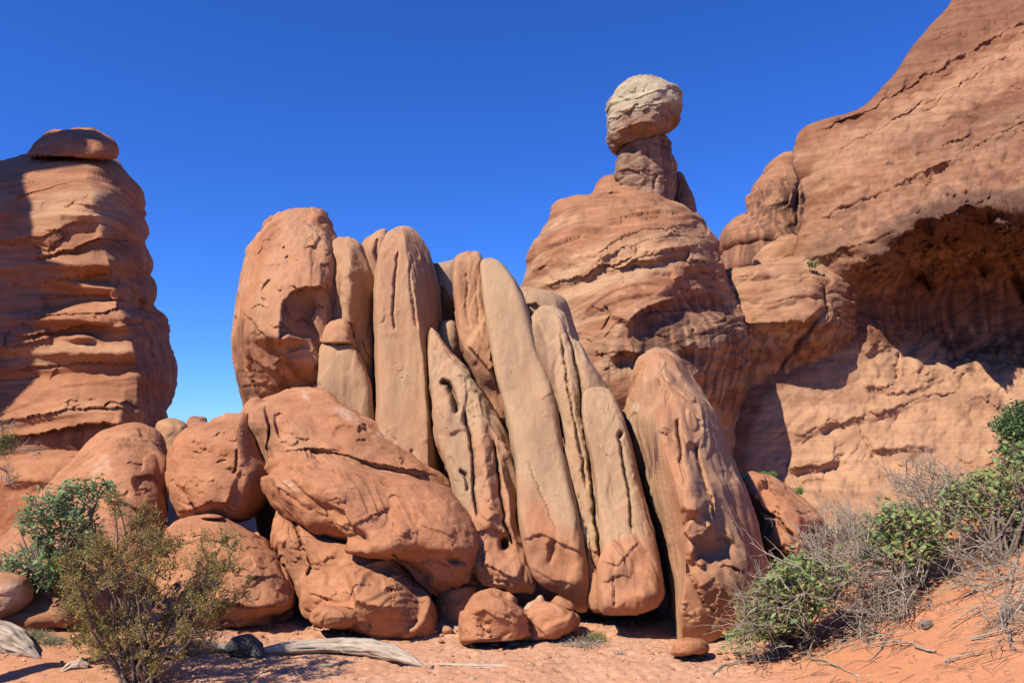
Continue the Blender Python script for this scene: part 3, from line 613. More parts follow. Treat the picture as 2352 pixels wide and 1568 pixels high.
rock('rock_fin', [(1042,640),(1044,600),(1056,584),(1080,577),(1100,579),(1108,598),(1112,660),(1118,720),(1132,765),(1144,820),(1142,850),(1156,900),(1172,960),(1172,985),(1140,950),(1108,895),(1080,840),(1064,800),(1056,770),(1049,700)], [(577,13.5),(980,12.9)], .8,
     label='orange fin tapering to a hanging point, with a dark hollow under its tip', cat='rock fin', group=G, ridge=.3, pl=8, pr=3.5, top=20, bottom=30, facet=(.03, .5), seed=30, lump=(.04, .7), flake=(.02, .7, 5),
     feats=[('ledge', [(1068,790),(1085,800),(1105,825),(1125,850),(1145,835)], .5, 30, 24), ('crack', [(1075,620),(1072,700),(1078,760)], 3, .08), ('crack', [(1095,640),(1098,720),(1105,780)], 2.5, .05)], tan=.25, tannoise=(.4, .5), paint=[('varnish_shade', [(1064,800),(1110,840),(1170,960),(1110,910)], .55, 8, 10), ('varnish_shade', [(1052,600),(1068,600),(1068,680),(1054,680)], .3, 5, 8)], **fk)  # first dark patch paints the shadow along the hanging tail
rock('rock_fin', [(1107,606),(1112,594),(1128,590),(1147,600),(1168,626),(1188,656),(1208,702),(1226,780),(1242,830),(1264,880),(1279,930),(1287,985),(1302,1060),(1321,1150),(1340,1250),(1350,1330),(1348,1400),(1332,1408),(1305,1376),(1262,1350),(1232,1328),(1215,1292),(1200,1240),(1190,1170),(1185,1080),(1178,1000),(1165,930),(1142,850),(1128,780),(1114,700)], [(590,12.9),(900,12.3),(1400,11.0)], [(590,1.0),(1400,.95)],
     label='broadest smooth tan fin, bulging and leaning right, reaching nearly to the sand', cat='rock fin', group=G, ridge=.5, pl=10, pr=4, top=40, bottom=22, facet=(.11, .9), seed=31, chips=(16, 20, .014, 60), lump=(.03, 1.2), flake=(.008, .8, 4), rough=(.012, 5), Tb=2.2,
     feats=[('bump', 1215, 880, 60, 60, 0, -.1), ('bump', 1235, 1000, 50, 110, 10, .12), ('ledge', [(1240,920),(1262,905),(1280,905)], .08, 14, 10), ('crack', [(1210,1050),(1240,1130),(1265,1180),(1280,1230)], 2.5, .08), ('ledge', [(1195,1240),(1240,1225),(1290,1250),(1340,1270)], .22, 40, 26), ('bump', 1266, 1262, 7, 20, 8, -.22), ('ledge', [(1215,1300),(1270,1330),(1335,1345)], .1, 20, 20), ('crack', [(1160,760),(1185,785)], 1.8, .03)],
     tan=.95, tannoise=(.25, .9), paint=[('red', [(1185,1100),(1250,1150),(1290,1230),(1345,1240),(1360,1420),(1190,1400)], .95, 26)], **fk)
rock('rock_fin', [(1180,780),(1182,672),(1195,658),(1220,658),(1255,668),(1292,685),(1305,715),(1328,780),(1330,850),(1200,850)], 14.6, .9,
     label='low cream-topped rock block behind the narrow ribbed fins', cat='rock fin', group=G, seed=32, top=22, lump=(.05, .7), flake=(.02, .5, 5), tan=.85, feats=[('ledge', [(1200,700),(1230,695),(1262,720),(1280,750)], .35, 22, 30)], paint=[('varnish_shade', [(1195,705),(1260,710),(1270,760),(1220,790)], .35, 6)], **fk)
D10_f = [('crack', [(1288,762),(1296,830),(1302,880),(1312,930),(1326,1000),(1338,1060),(1346,1130)], 3, .25), ('crack', [(1303,740),(1316,800),(1330,880),(1340,960),(1352,1050),(1366,1180),(1384,1300)], 3.5, .4), ('crack', [(1330,1130),(1350,1230),(1372,1330)], 2.5, .12),
 ('bump', 1310, 900, 12, 160, -8, .12), ('bump', 1345, 860, 22, 60, -20, .15), ('ledge', [(1345,1045),(1330,1040),(1310,1045)], .03, 8, 5), ('ledge', [(1335,1255),(1370,1265),(1420,1280)], .15, 40, 16)]
rock('rock_fin', [(1225,760),(1227,722),(1240,703),(1265,701),(1290,716),(1303,742),(1312,775),(1330,790),(1350,825),(1378,868),(1398,900),(1410,1000),(1420,1200),(1425,1412),(1385,1412),(1352,1400),(1346,1300),(1328,1150),(1304,1030),(1292,960),(1270,890),(1248,840),(1236,800)], [(700,12.7),(1000,12.1),(1410,10.95)], [(700,.95),(1410,1.0)],
     label='narrow grooved fin with a rounded knuckle top, split lengthwise by two thin cracks', cat='rock fin', group=G, ridge=.2, pl=8, pr=5, top=30, bottom=12, facet=(.08, .7), seed=33, chips=(18, 26, .02, 80), lump=(.02, .8), flake=(.02, .6, 5), Tb=2.0, feats=D10_f, grooves=(.018, 1.4, (2.4, 2.4, .12)),
     tan=.9, tannoise=(.3, .6), paint=[('varnish_shade', [(1226,740),(1245,760),(1262,840),(1285,910),(1262,890),(1240,840)], .5, 5), ('red', [(1320,1240),(1440,1240),(1440,1420),(1320,1420)], .85, 24)], **fk)
rock('rock_fin', [(1340,960),(1341,905),(1352,890),(1380,887),(1405,898),(1425,940),(1450,1030),(1472,1130),(1500,1240),(1518,1330),(1523,1372),(1504,1396),(1445,1407),(1395,1413),(1384,1390),(1384,1250),(1368,1100),(1350,1010)], [(887,11.6),(1410,10.5)], [(887,.8),(1410,1.1)],
     label='square-topped light fin just left of the black gap, with an overhanging lower end', cat='rock fin', group=G, ridge=.3, pl=10, pr=4, top=8, bottom=18, facet=(.10, .7), seed=34, chips=(18, 26, .02, 80), lump=(.02, .8), flake=(.02, .6, 5), Tb=2.4, grooves=(.015, 1.4, (2.4, 2.4, .12)),
     feats=[('crack', [(1428,1000),(1422,1010),(1432,1060),(1440,1110),(1450,1180),(1455,1230)], 3, .25), ('bump', 1425, 1000, 5, 8, 0, -.25), ('ledge', [(1385,1290),(1420,1300),(1450,1260),(1470,1240)], .15, 24, 16), ('ledge', [(1388,1340),(1420,1325),(1450,1330)], .12, 20, 14), ('bump', 1480, 1365, 30, 20, 0, .15), ('crack', [(1412,1320),(1412,1390)], 2.5, .12)],
     tan=.85, tannoise=(.3, .6), paint=[('red', [(1370,1270),(1470,1220),(1540,1330),(1540,1420),(1370,1420)], .95, 18), ('varnish_shade', [(1400,1320),(1460,1310),(1480,1350),(1420,1360)], .3, 8), ('red', [(1440,960),(1530,1300),(1500,1300),(1455,1100)], .5, 10)], **fk)
D12_f = [('crack', [(1560,960),(1556,1000),(1562,1060),(1572,1120)], 4, .14), ('crack', [(1602,1010),(1612,1060),(1625,1110),(1640,1160),(1645,1200)], 4, .16), ('ledge', [(1575,1015),(1590,1010),(1610,1016)], .1, 8, 7), ('bump', 1585, 1140, 36, 75, -8, .3, 3), ('ledge', [(1568,1215),(1590,1232),(1620,1225),(1642,1200)], .35, 24, 22), ('ledge', [(1575,1175),(1600,1168),(1620,1172)], .12, 12, 10),
 ('bump', 1590, 1265, 14, 20, 0, .15), ('bump', 1612, 1290, 10, 12, 0, .1), ('ledge', [(1570,1280),(1595,1290),(1612,1305)], .12, 10, 10), ('crack', [(1655,950),(1668,1010),(1672,1060),(1690,1110)], 5, .25), ('bump', 1640, 1180, 14, 60, -5, .15), ('ledge', [(1600,1350),(1640,1330),(1690,1380)], .08, 30, 20), ('ledge', [(1540,1225),(1545,1260),(1560,1300)], .05, 12, 10),
 ('crack', [(1580,1300),(1600,1350),(1625,1400)], 3, .08), ('ledge', [(1565,905),(1590,915),(1610,910)], .05, 8, 6), ('bump', 1520, 860, 50, 30, 20, .1)]
rock('rock_fin', [(1422,960),(1440,925),(1448,865),(1462,832),(1488,808),(1520,800),(1550,812),(1576,858),(1602,892),(1636,932),(1657,1000),(1688,1082),(1708,1112),(1722,1170),(1742,1240),(1766,1312),(1772,1345),(1750,1400),(1724,1450),(1690,1495),(1640,1520),(1570,1510),(1552,1460),(1546,1400),(1532,1300),(1506,1200),(1480,1140),(1456,1060),(1434,1000)], [(800,12.4),(1100,12.1),(1500,11.4)], [(800,1.8),(1100,2.5),(1500,2.6)],
     label='stout arch-topped red fin at the right end, planted in the sand behind the oak scrub', cat='rock fin', group=G, ridge=[(800,.0),(900,-.05),(1100,-.3),(1300,-.6),(1400,-.78),(1500,-.8)], pl=1.25, pr=3.0, top=90, bottom=14, seed=35, tw=1.7, fs=1.5, chips=(45, 24, .03, 60), facet=(.07, .7), lump=(.08, .8), flake=(.04, .7, 7), Tb=2.4, feats=D12_f, grooves=(.02, 1.3, (2.4, 2.4, .15)),
     tan=.3, tannoise=(.5, .7), paint=[('tan', [(1600,880),(1640,940),(1690,1100),(1680,1180),(1640,1100),(1600,1000)], .6, 16), ('varnish_shade', [(1482,1015),(1515,985),(1520,1060),(1500,1110),(1480,1100)], .95, 7, 6), ('pale', [(1440,920),(1500,920),(1520,1040),(1480,1010),(1450,990)], .6, 8, 20), ('tan', [(1425,920),(1520,930),(1540,1200),(1560,1400),(1530,1380),(1480,1140)], .6, 12)], **fk)
rock('boulder', [(1700,1130),(1702,1097),(1730,1087),(1770,1091),(1820,1130),(1862,1165),(1896,1200),(1914,1238),(1912,1290),(1880,1340),(1800,1370),(1755,1340),(1740,1260),(1716,1170)], 13.4, 1.2, M_red,
     'rounded red boulder leaning behind the right end of the fins', 'boulder', ridge=.1, pl=2.4, pr=2.2, top=60, bottom=30, seed=36, smooth_it=1, fs=1.6, chips=(20, 26, .04, 25), facet=(.2, .8), lump=(.06, .9), flake=(.04, .8, 6), bed=-.4,
     feats=[('crack', [(1728,1150),(1760,1175),(1790,1195),(1815,1225),(1832,1255)], 4, .2), ('plate', [(1850,1205),(1880,1198),(1905,1225),(1910,1290),(1850,1300),(1835,1240)], -.18, 7), ('ledge', [(1745,1240),(1780,1262),(1820,1270),(1860,1262)], .4, 50, 30)], paint=[('varnish_shade', [(1845,1205),(1905,1210),(1905,1290),(1845,1280)], .35, 6), ('varnish_shade', [(1745,1250),(1830,1270),(1820,1320),(1750,1310)], .5, 8)])

rock('rock_core', [(640,1330),(700,900),(860,720),(960,640),(1040,660),(1100,700),(1180,720),(1240,800),(1330,860),(1420,960),(1500,1050),(1560,1330)], 17.0, 1.2, M_fin, 'dim rock core glimpsed only through the cracks between the fins', 'rock core', seed=37, sp=6, top=60, tan=.5)

# ------------------------------------------------------------------ mound with the balanced rock
E_f = [('ledge', [(1368,456),(1392,452),(1441,438),(1475,437)], .4, 16, 10), ('bump', 1410, 428, 50, 16, 0, .6), ('bump', 1408, 448, 12, 7, 0, -.8),
 ('ledge', [(1424,489),(1441,478),(1479,469),(1529,469)], .45, 14, 12), ('ledge', [(1400,470),(1450,460),(1500,457)], .3, 10, 8), ('ledge', [(1380,512),(1441,499),(1503,492),(1570,489)], .35, 14, 9), ('ledge', [(1300,520),(1330,521),(1350,510)], .3, 10, 8),
 ('ledge', [(1360,585),(1412,556),(1471,534),(1515,528),(1573,517),(1605,508)], .55, 16, 14), ('ledge', [(1355,598),(1441,567),(1515,549),(1573,523)], .3, 14, 8), ('ledge', [(1430,602),(1500,584),(1588,569),(1650,560)], .4, 16, 10),
 ('ledge', [(1230,657),(1280,642),(1379,604),(1465,583)], .4, 18, 10), ('ledge', [(1386,620),(1452,600),(1544,597)], .3, 12, 8), ('ledge', [(1572,600),(1600,602),(1630,598)], .8, 12, 12), ('ledge', [(1535,645),(1580,636),(1630,620)], .45, 16, 12),
 ('ledge', [(1195,640),(1230,615),(1260,606)], .4, 14, 10), ('ledge', [(1240,575),(1290,565),(1340,550),(1380,545)], .2, 12, 8), ('ledge', [(1215,620),(1270,600),(1330,590)], .2, 12, 8), ('ledge', [(1280,500),(1330,490),(1380,480)], .2, 12, 8),
 ('ledge', [(1435,760),(1465,715),(1514,698),(1547,685),(1577,665),(1630,660)], .6, 30, 20), ('plate', [(1440,760),(1470,718),(1520,700),(1560,680),(1640,668),(1700,720),(1715,850),(1600,860),(1480,830)], -.12, 8),
 ('ledge', [(1400,822),(1432,808),(1480,812)], .4, 14, 10), ('ledge', [(1583,876),(1610,864),(1632,855)], .4, 12, 8), ('crack', [(1388,700),(1400,720),(1380,760)], 3, .15), ('ledge', [(1560,800),(1600,805),(1660,790)], .2, 10, 7), ('ledge', [(1540,770),(1560,800),(1590,780)], .2, 10, 7),
 ('bump', 1300, 540, 60, 40, 0, .5), ('bump', 1560, 540, 90, 40, -15, .5)]
rock('sandstone_mound', [(1165,1300),(1180,700),(1190,640),(1215,590),(1245,558),(1272,500),(1300,462),(1362,450),(1370,425),(1398,406),(1450,402),(1482,420),(1508,440),(1560,465),(1610,493),(1640,524),(1656,550),(1662,592),(1668,640),(1692,690),(1722,762),(1722,850),(1706,920),(1692,1000),(1690,1300)], [(400,31.5),(480,30.3),(600,29.6),(760,28.8),(900,29),(1050,29.4),(1300,30)], [(400,4),(600,5.2),(1300,5.2)], M_far,
     'huge cross-bedded sandstone mound that carries the balanced rock, darkly varnished in its lower middle', 'rock mound', ridge=.15, pl=2.1, pr=1.9, top=260, seed=40, sp=2.5, strata=(.6, .06, .28), lump=(.35, 3.8), flake=(.09, 2.6, 7), rough=(.05, 1.8), aniso=(.5, .5, 1.6), bed=.28, feats=E_f, fs=1.6, bands=(.8, .7, .3), chips=(90, 40, .05, -14), facet=(.08, 1.6), Tb=4,
     tan=.5, tannoise=(.7, 1.6), wob=4, paint=[('varnish_shade', [(1440,752),(1465,716),(1515,698),(1560,680),(1640,665),(1700,730),(1722,850),(1700,960),(1560,900),(1480,860),(1400,900),(1390,800)], .8, 14, 22), ('pale', [(1420,640),(1490,640),(1470,760),(1430,900),(1380,900),(1400,760)], .5, 14, 20), ('pale', [(1240,570),(1380,560),(1330,640),(1250,640)], .4, 14), ('tan', [(1370,580),(1560,520),(1650,540),(1640,600),(1420,640)], .55, 14), ('red', [(1290,400),(1520,400),(1560,480),(1300,540)], .8, 18)])
hood_base = P(1480, 440, 30.3)
hood = tag(empty('balanced_rock', hood_base), 'balanced rock with a bulbous cream cap on a dark stained neck, crowning the mound', 'balanced rock')
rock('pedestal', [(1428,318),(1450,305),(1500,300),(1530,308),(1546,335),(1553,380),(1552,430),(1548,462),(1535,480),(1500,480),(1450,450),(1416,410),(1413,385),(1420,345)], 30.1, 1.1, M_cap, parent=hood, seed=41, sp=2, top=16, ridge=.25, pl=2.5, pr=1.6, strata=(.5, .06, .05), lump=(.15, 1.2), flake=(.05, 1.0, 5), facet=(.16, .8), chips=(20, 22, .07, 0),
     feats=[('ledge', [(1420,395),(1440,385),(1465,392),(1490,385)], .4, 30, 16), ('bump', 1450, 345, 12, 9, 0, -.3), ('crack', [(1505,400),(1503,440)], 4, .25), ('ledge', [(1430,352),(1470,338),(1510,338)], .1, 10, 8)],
     tan=.2, paint=[('varnish_shade', [(1500,300),(1560,310),(1560,470),(1500,470),(1480,380)], .75, 8, 12), ('varnish_shade', [(1425,330),(1450,320),(1470,350),(1440,370)], .5, 5)])
rock('caprock', [(1393,285),(1395,258),(1406,228),(1418,202),(1440,184),(1470,175),(1505,176),(1530,186),(1556,202),(1566,226),(1565,252),(1557,272),(1546,292),(1532,308),(1490,318),(1450,326),(1430,345),(1416,362),(1406,348),(1394,312)], 30.0, [(175,2.0),(260,2.0),(360,1.0)], M_cap, parent=hood, seed=42, sp=1.8, top=60, bottom=60, ridge=.1, p=2.1, strata=(.38, .07, .2), lump=(.12, 1.6), flake=(.05, 1.2, 5), rough=(.03, 3), fs=1.0, chips=(40, 26, .07, -8), facet=(.12, .7),
     feats=[('ledge', [(1405,225),(1425,205),(1455,190),(1480,185),(1512,184)], .45, 12, 10), ('ledge', [(1430,230),(1480,218),(1540,205)], .25, 10, 8), ('ledge', [(1400,270),(1450,250),(1500,240),(1562,238)], .25, 14, 8), ('ledge', [(1420,300),(1460,285),(1520,280)], .35, 12, 12), ('bump', 1455, 320, 30, 24, 0, -.4)],
     tan=.1, wob=3, paint=[('tan', [(1385,240),(1410,170),(1580,170),(1575,245),(1500,252),(1440,268),(1410,300),(1385,300)], 1.0, 22)])
rock('rock_pillar', [(1545,500),(1546,400),(1556,394),(1568,402),(1582,428),(1593,455),(1601,490),(1600,515)], 31, .8, M_cap, 'short dark pillar of rock leaning against the right side of the balanced rock', 'rock pillar', seed=43, top=14, sp=2, tan=0, lump=(.1, 1), flake=(.05, .8, 5), paint=[('varnish_shade', [(1545,400),(1580,420),(1580,500),(1545,500)], .5, 6)])
# ------------------------------------------------------------------ the cliff at the right
def grid_depth(xs, ys, tab):
    tab = np.asarray(tab, float); xs = np.asarray(xs, float); ys = np.asarray(ys, float)
    def cub(p0, p1, p2, p3, t):
        return p1 + .5 * t * (p2 - p0 + t * (2 * p0 - 5 * p1 + 4 * p2 - p3 + t * (3 * (p1 - p2) + p3 - p0)))
    def f(x, y):
        xi = np.clip(np.interp(x, xs, np.arange(len(xs))), 0, len(xs) - 1.001); yi = np.clip(np.interp(y, ys, np.arange(len(ys))), 0, len(ys) - 1.001)
        i = xi.astype(int); j = yi.astype(int); tx = xi - i; ty = yi - j
        g = lambda jj, ii: tab[np.clip(jj, 0, len(ys) - 1), np.clip(ii, 0, len(xs) - 1)]
        rows = [cub(g(j + k, i - 1), g(j + k, i), g(j + k, i + 1), g(j + k, i + 2), tx) for k in (-1, 0, 1, 2)]
        return cub(*rows, ty)
    return f
cliff_xs = [1600, 1750, 1900, 2000, 2100, 2200, 2300, 2450, 2800, 3300]
cliff_ys = [-320, 0, 200, 350, 430, 480, 530, 590, 640, 700, 780, 860, 950, 1050, 1130, 1180, 1250, 1320]
cliff_tab = [
 [48, 48, 48, 47, 46, 45, 44, 42, 37, 33],
 [40, 40, 40, 39, 38, 37, 36, 34, 30.5, 28],
 [35, 35, 34.5, 34, 33.2, 32.3, 31.5, 30, 27.5, 26],
 [33, 32.5, 31.8, 31, 30.2, 29.4, 28.6, 27.4, 25.5, 24],
 [32.5, 32, 31.0, 30.2, 29.4, 28.4, 27.6, 26.5, 24.5, 23],
 [32.5, 31.8, 30.6, 29.7, 28.9, 27.8, 27.1, 26, 24.5, 23],
 [32.5, 31.6, 30.2, 29.2, 28.5, 28.7, 28.1, 26.8, 24.8, 23.5],
 [32.3, 31.3, 29.9, 28.9, 29.8, 30.4, 30.1, 29, 26, 24.5],
 [32, 31.0, 30.0, 30.3, 31.3, 31.6, 31.3, 30.4, 27.5, 25.5],
 [31.5, 30.8, 30.5, 31.2, 32.0, 32.1, 31.6, 30.8, 28, 26],
 [31, 30.4, 30.2, 30.6, 31.6, 31.9, 31.4, 30.5, 28, 26],
 [30.4, 30, 29.8, 29.9, 30.0, 30.3, 29.9, 29, 27, 25.5],
 [29.9, 29.5, 29.3, 29.1, 28.9, 28.7, 28.3, 27.7, 26, 24.5],
 [29.4, 29, 28.6, 28.3, 28, 27.6, 27.2, 26.5, 25, 24],
 [28.8, 28.2, 27.7, 27.2, 26.8, 26.3, 25.8, 25.2, 24, 23],
 [27.5, 26.6, 25.6, 24.8, 24.1, 23.5, 23, 22.5, 21, 20],
 [24.5, 22.4, 20.4, 19.4, 18.6, 17.9, 17.4, 17, 16.5, 16],
 [20, 17.5, 15.5, 14.6, 14.2, 14, 13.8, 13.6, 13.4, 13.2]]
M_cliff = rock_mat('alcove_cliff_sandstone', red=(.31, .145, .077), red2=(.22, .092, .048), tan=(.49, .275, .155), pale=(.52, .33, .2), varnish_shade=(.085, .045, .034), stretch=(.6, .6, 1.5), s=.7, bump=.9, bed=(.8, .45, 3.2))
cliff_depth = grid_depth(cliff_xs, cliff_ys, cliff_tab)
cl_ol = [(3200,-320),(2430,-320),(2300,-160),(2195,-15),(2172,20),(2120,85),(2085,135),(2060,172),(2012,220),(1978,250),(1940,262),(1885,275),(1850,287),(1828,310),(1820,342),(1826,380),(1842,430),(1850,470),(1836,520),(1828,560),(1815,620),(1760,680),(1640,720),(1620,1340),(3300,1340)]
K_f = [('bump', 2085, 545, 22, 14, 20, .7), ('bump', 2130, 520, 18, 16, 0, -.6), ('bump', 2170, 500, 26, 16, 0, .8), ('bump', 2250, 490, 24, 20, 0, -.5), ('bump', 2310, 520, 30, 26, 20, .7), ('crack', [(2060,560),(2085,620),(2140,660)], 8, .6), ('crack', [(2150,520),(2200,580),(2280,640)], 8, .5), ('ledge', [(1860,300),(1980,262),(2100,190),(2230,120),(2352,55),(2500,-20)], .5, 20, 12), ('ledge', [(1900,360),(2050,280),(2200,200),(2400,80)], .3, 16, 10),
 ('ledge', [(1850,520),(1950,470),(2080,420),(2200,360),(2400,260)], .3, 20, 10), ('ledge', [(1850,600),(1980,560),(2060,530)], .3, 16, 10), ('ledge', [(2150,335),(2210,325),(2240,308)], .5, 14, 10), ('ledge', [(2120,390),(2180,375),(2220,352)], .3, 12, 8),
 ('ledge', [(1960,660),(2000,650),(2050,560),(2080,535),(2160,500),(2230,470),(2270,505),(2300,560),(2360,600),(2500,640)], 1.1, 26, 40),
 ('bump', 2180, 500, 70, 26, -10, .8), ('bump', 2110, 560, 50, 40, 20, -.6), ('bump', 2160, 560, 20, 20, 0, .4), ('bump', 2205, 550, 20, 16, 0, .4), ('crack', [(2270,470),(2285,530),(2330,640),(2352,700)], 10, .6),
 ('ledge', [(1985,815),(2010,795),(2050,792)], .3, 12, 8), ('crack', [(2065,810),(2058,840),(2055,870)], 5, .3), ('ledge', [(2095,855),(2140,850),(2185,825),(2220,820)], .35, 16, 8), ('ledge', [(2110,870),(2160,862),(2240,845)], .3, 12, 8),
 ('ledge', [(1985,895),(2010,885),(2040,890),(2060,880)], .3, 14, 8), ('ledge', [(2030,910),(2090,895),(2150,875)], .35, 12, 8), ('ledge', [(1980,950),(2040,945),(2080,925),(2140,905),(2220,895)], .4, 20, 10), ('ledge', [(1880,985),(1960,960),(1990,955)], .3, 14, 8), ('ledge', [(2210,935),(2260,920),(2290,940)], .35, 14, 10),
 ('ledge', [(1810,1075),(1870,1070),(1930,1055)], .45, 16, 8), ('ledge', [(1840,1110),(1880,1098),(1900,1092)], .3, 10, 7), ('ledge', [(1990,1035),(2060,1030),(2150,1032)], .3, 14, 7), ('ledge', [(2060,1072),(2100,1072)], .25, 10, 6), ('ledge', [(2180,1052),(2240,1060),(2300,1058)], .3, 12, 7), ('ledge', [(2020,1090),(2080,1092),(2130,1098)], .25, 10, 6),
 ('crack', [(1965,960),(1990,1020),(2020,1080),(2035,1120)], 3, .15), ('ledge', [(1820,1000),(1870,985),(1910,960)], .2, 14, 8)]
stk = [('varnish_shade', [(2100,560),(2150,540),(2230,800),(2170,840)], .9, 8, 10), ('varnish_shade', [(2290,560),(2352,580),(2352,830),(2310,830)], .8, 8, 10), ('varnish_shade', [(1985,680),(2050,640),(2070,760),(2000,770)], .8, 8, 10), ('tan', [(1700,940),(1990,770),(2352,830),(2500,830),(2500,1300),(1760,1300)], .95, 16), ('varnish_shade', [(1835,570),(1950,480),(2150,420),(2352,330),(2500,300),(2500,560),(2300,560),(2060,545),(1980,650)], .5, 26, 20), ('varnish_shade', [(1990,330),(2200,250),(2400,200),(2400,330),(2150,380)], .3, 26), ('tan', [(1700,940),(2000,780),(2352,830),(2352,1130),(1830,1130)], .55, 20), ('varnish_shade', [(1960,640),(2060,530),(2230,480),(2360,520),(2700,560),(2700,840),(2240,850),(2180,800),(2080,770),(1980,780),(1960,700)], .75, 16, 60), ('varnish_shade', [(2060,500),(2200,440),(2330,440),(2500,480),(2500,600),(2300,560),(2150,560),(2050,600),(1980,640),(1980,580)], .75, 18),
 ('varnish_shade', [(2190,560),(2260,560),(2250,860),(2200,860)], .8, 10, 12), ('varnish_shade', [(2170,900),(2300,890),(2320,950),(2160,950)], .3, 10), ('tan', [(1850,400),(1990,290),(2200,170),(2400,60),(2400,140),(2200,260),(2000,370),(1880,450)], .6, 16), ('tan', [(1840,560),(1900,460),(2100,380),(2352,280),(2352,340),(2100,480),(1950,560),(1900,640)], .3, 24), ('pale', [(1850,440),(2352,200),(2352,420),(2000,560),(1850,600)], .2, 26), ('varnish_shade', [(1835,560),(1950,520),(1960,600),(1830,600)], .4, 12),
 ('tan', [(1850,1150),(2200,1120),(2400,1160),(2400,1300),(1850,1260)], .6, 16), ('pale', [(1880,1010),(2100,980),(2100,1150),(1880,1100)], .15, 20, 20), ('pale', [(1990,790),(2200,820),(2200,880),(1990,880)], .4, 14), ('red', [(1820,260),(2180,-20),(2500,-160),(2500,-20),(2352,50),(1990,262),(1850,360)], .95, 14), ('varnish_shade', [(1900,280),(2180,0),(2500,-140),(2450,0),(2100,190)], .3, 20), ('varnish_shade', [(1700,700),(1960,650),(1960,940),(1760,930),(1680,1000),(1660,760)], .3, 12, 40)]
rock('cliff', cl_ol, 0, .9, M_cliff, 'huge slanting sandstone cliff filling the right edge, a dark alcove above its sunlit wall', 'cliff', depth=cliff_depth, p=7, top=40, seed=50, sp=3.0, strata=(.8, .05, .45), lump=(.2, 4.2), flake=(.03, 2.8, 7), rough=(.03, 1.6), aniso=(.45, .45, 1.6), bed=.5, feats=K_f, fs=1.5, bands=(.55, .9, .45), chips=(120, 50, .045, -12), facet=(.05, 2.2), wob=6, tan=.05, tannoise=(.6, 1.6), varnish_shade=.2, paint=stk, Tb=8)
# buttress in front of the cliff
F1_f = [('ledge', [(1672,655),(1740,640),(1830,620),(1900,606),(1945,622)], .35, 14, 8), ('ledge', [(1690,690),(1760,700),(1830,690),(1880,680),(1920,700)], .2, 20, 12), ('ledge', [(1700,768),(1740,765),(1800,750),(1840,745),(1880,725),(1905,700)], .5, 40, 40), ('crack', [(1885,660),(1900,700),(1895,740)], 7, .4), ('ledge', [(1800,740),(1850,735),(1890,715)], .2, 12, 8), ('bump', 1930, 680, 22, 50, 0, .4), ('crack', [(1905,700),(1850,770),(1800,830),(1770,890)], 9, .5), ('bump', 1850, 860, 40, 60, 20, -.4)]
rock('rock_buttress', [(1640,720),(1655,640),(1685,624),(1750,610),(1820,594),(1870,587),(1905,585),(1942,600),(1964,624),(1971,652),(1964,740),(1958,820),(1950,880),(1926,925),(1880,955),(1836,990),(1808,1050),(1798,1120),(1785,1300),(1640,1300)], [(585,32),(640,30.6),(740,29.8),(830,30.6),(950,30.8),(1100,30.0),(1300,29.6)], [(585,2.2),(740,2.4),(900,1.7),(1000,1.2),(1300,1.0)], M_far,
     'rounded buttress with an undercut streaky face, between the mound and the cliff', 'rock buttress', ridge=[(585,.3),(740,.3),(900,.2)], pl=3, pr=1.7, top=46, seed=51, strata=(.6, .1, .12), lump=(.3, 2.6), flake=(.1, 2.0, 7), rough=(.06, 1.8), bed=.15, aniso=(.7, .7, 1.4), feats=F1_f, fs=1.0, bands=(.7, .7, .15), chips=(40, 46, .05, -6), facet=(.08, 1.5), tan=.35, tannoise=(.6, 1.5), Tb=3,
     paint=[('varnish_shade', [(1700,770),(1840,745),(1960,680),(1965,900),(1880,950),(1800,1100),(1700,1100),(1690,800)], .7, 14, 50), ('varnish_shade', [(1880,650),(1960,640),(1960,720),(1900,720)], .35, 8)])
rock('rock_fin', [(1630,720),(1648,560),(1655,534),(1678,520),(1705,506),(1722,496),(1732,465),(1742,440),(1746,425),(1765,400),(1790,375),(1822,350),(1838,360),(1860,420),(1890,500),(1890,720)], 44, 4, M_far, 'far stained fin on the skyline left of the cliff', 'rock fin', ridge=.0, pl=2.2, pr=2.2, top=70, seed=52, strata=(1.2, .25, .1), lump=(.5, 4), flake=(.15, 3, 6), tan=.2,
     feats=[('crack', [(1838,400),(1832,460),(1836,520)], 6, .6), ('ledge', [(1740,480),(1790,470),(1830,455)], .4, 12, 8)], paint=[('varnish_shade', [(1745,440),(1830,400),(1850,540),(1730,620),(1660,620),(1720,500)], .8, 12, 24), ('varnish_shade', [(1640,520),(1700,505),(1720,640),(1650,640)], .5, 10, 24)])
rock('boulder', [(1705,700),(1720,600),(1745,572),(1785,550),(1830,541),(1870,545),(1880,700)], 36, 2, M_far, 'light hump of bedded rock below the far stained fin', 'rock hump', top=40, seed=53, strata=(.5, .15, .3), lump=(.3, 2), tan=.4)
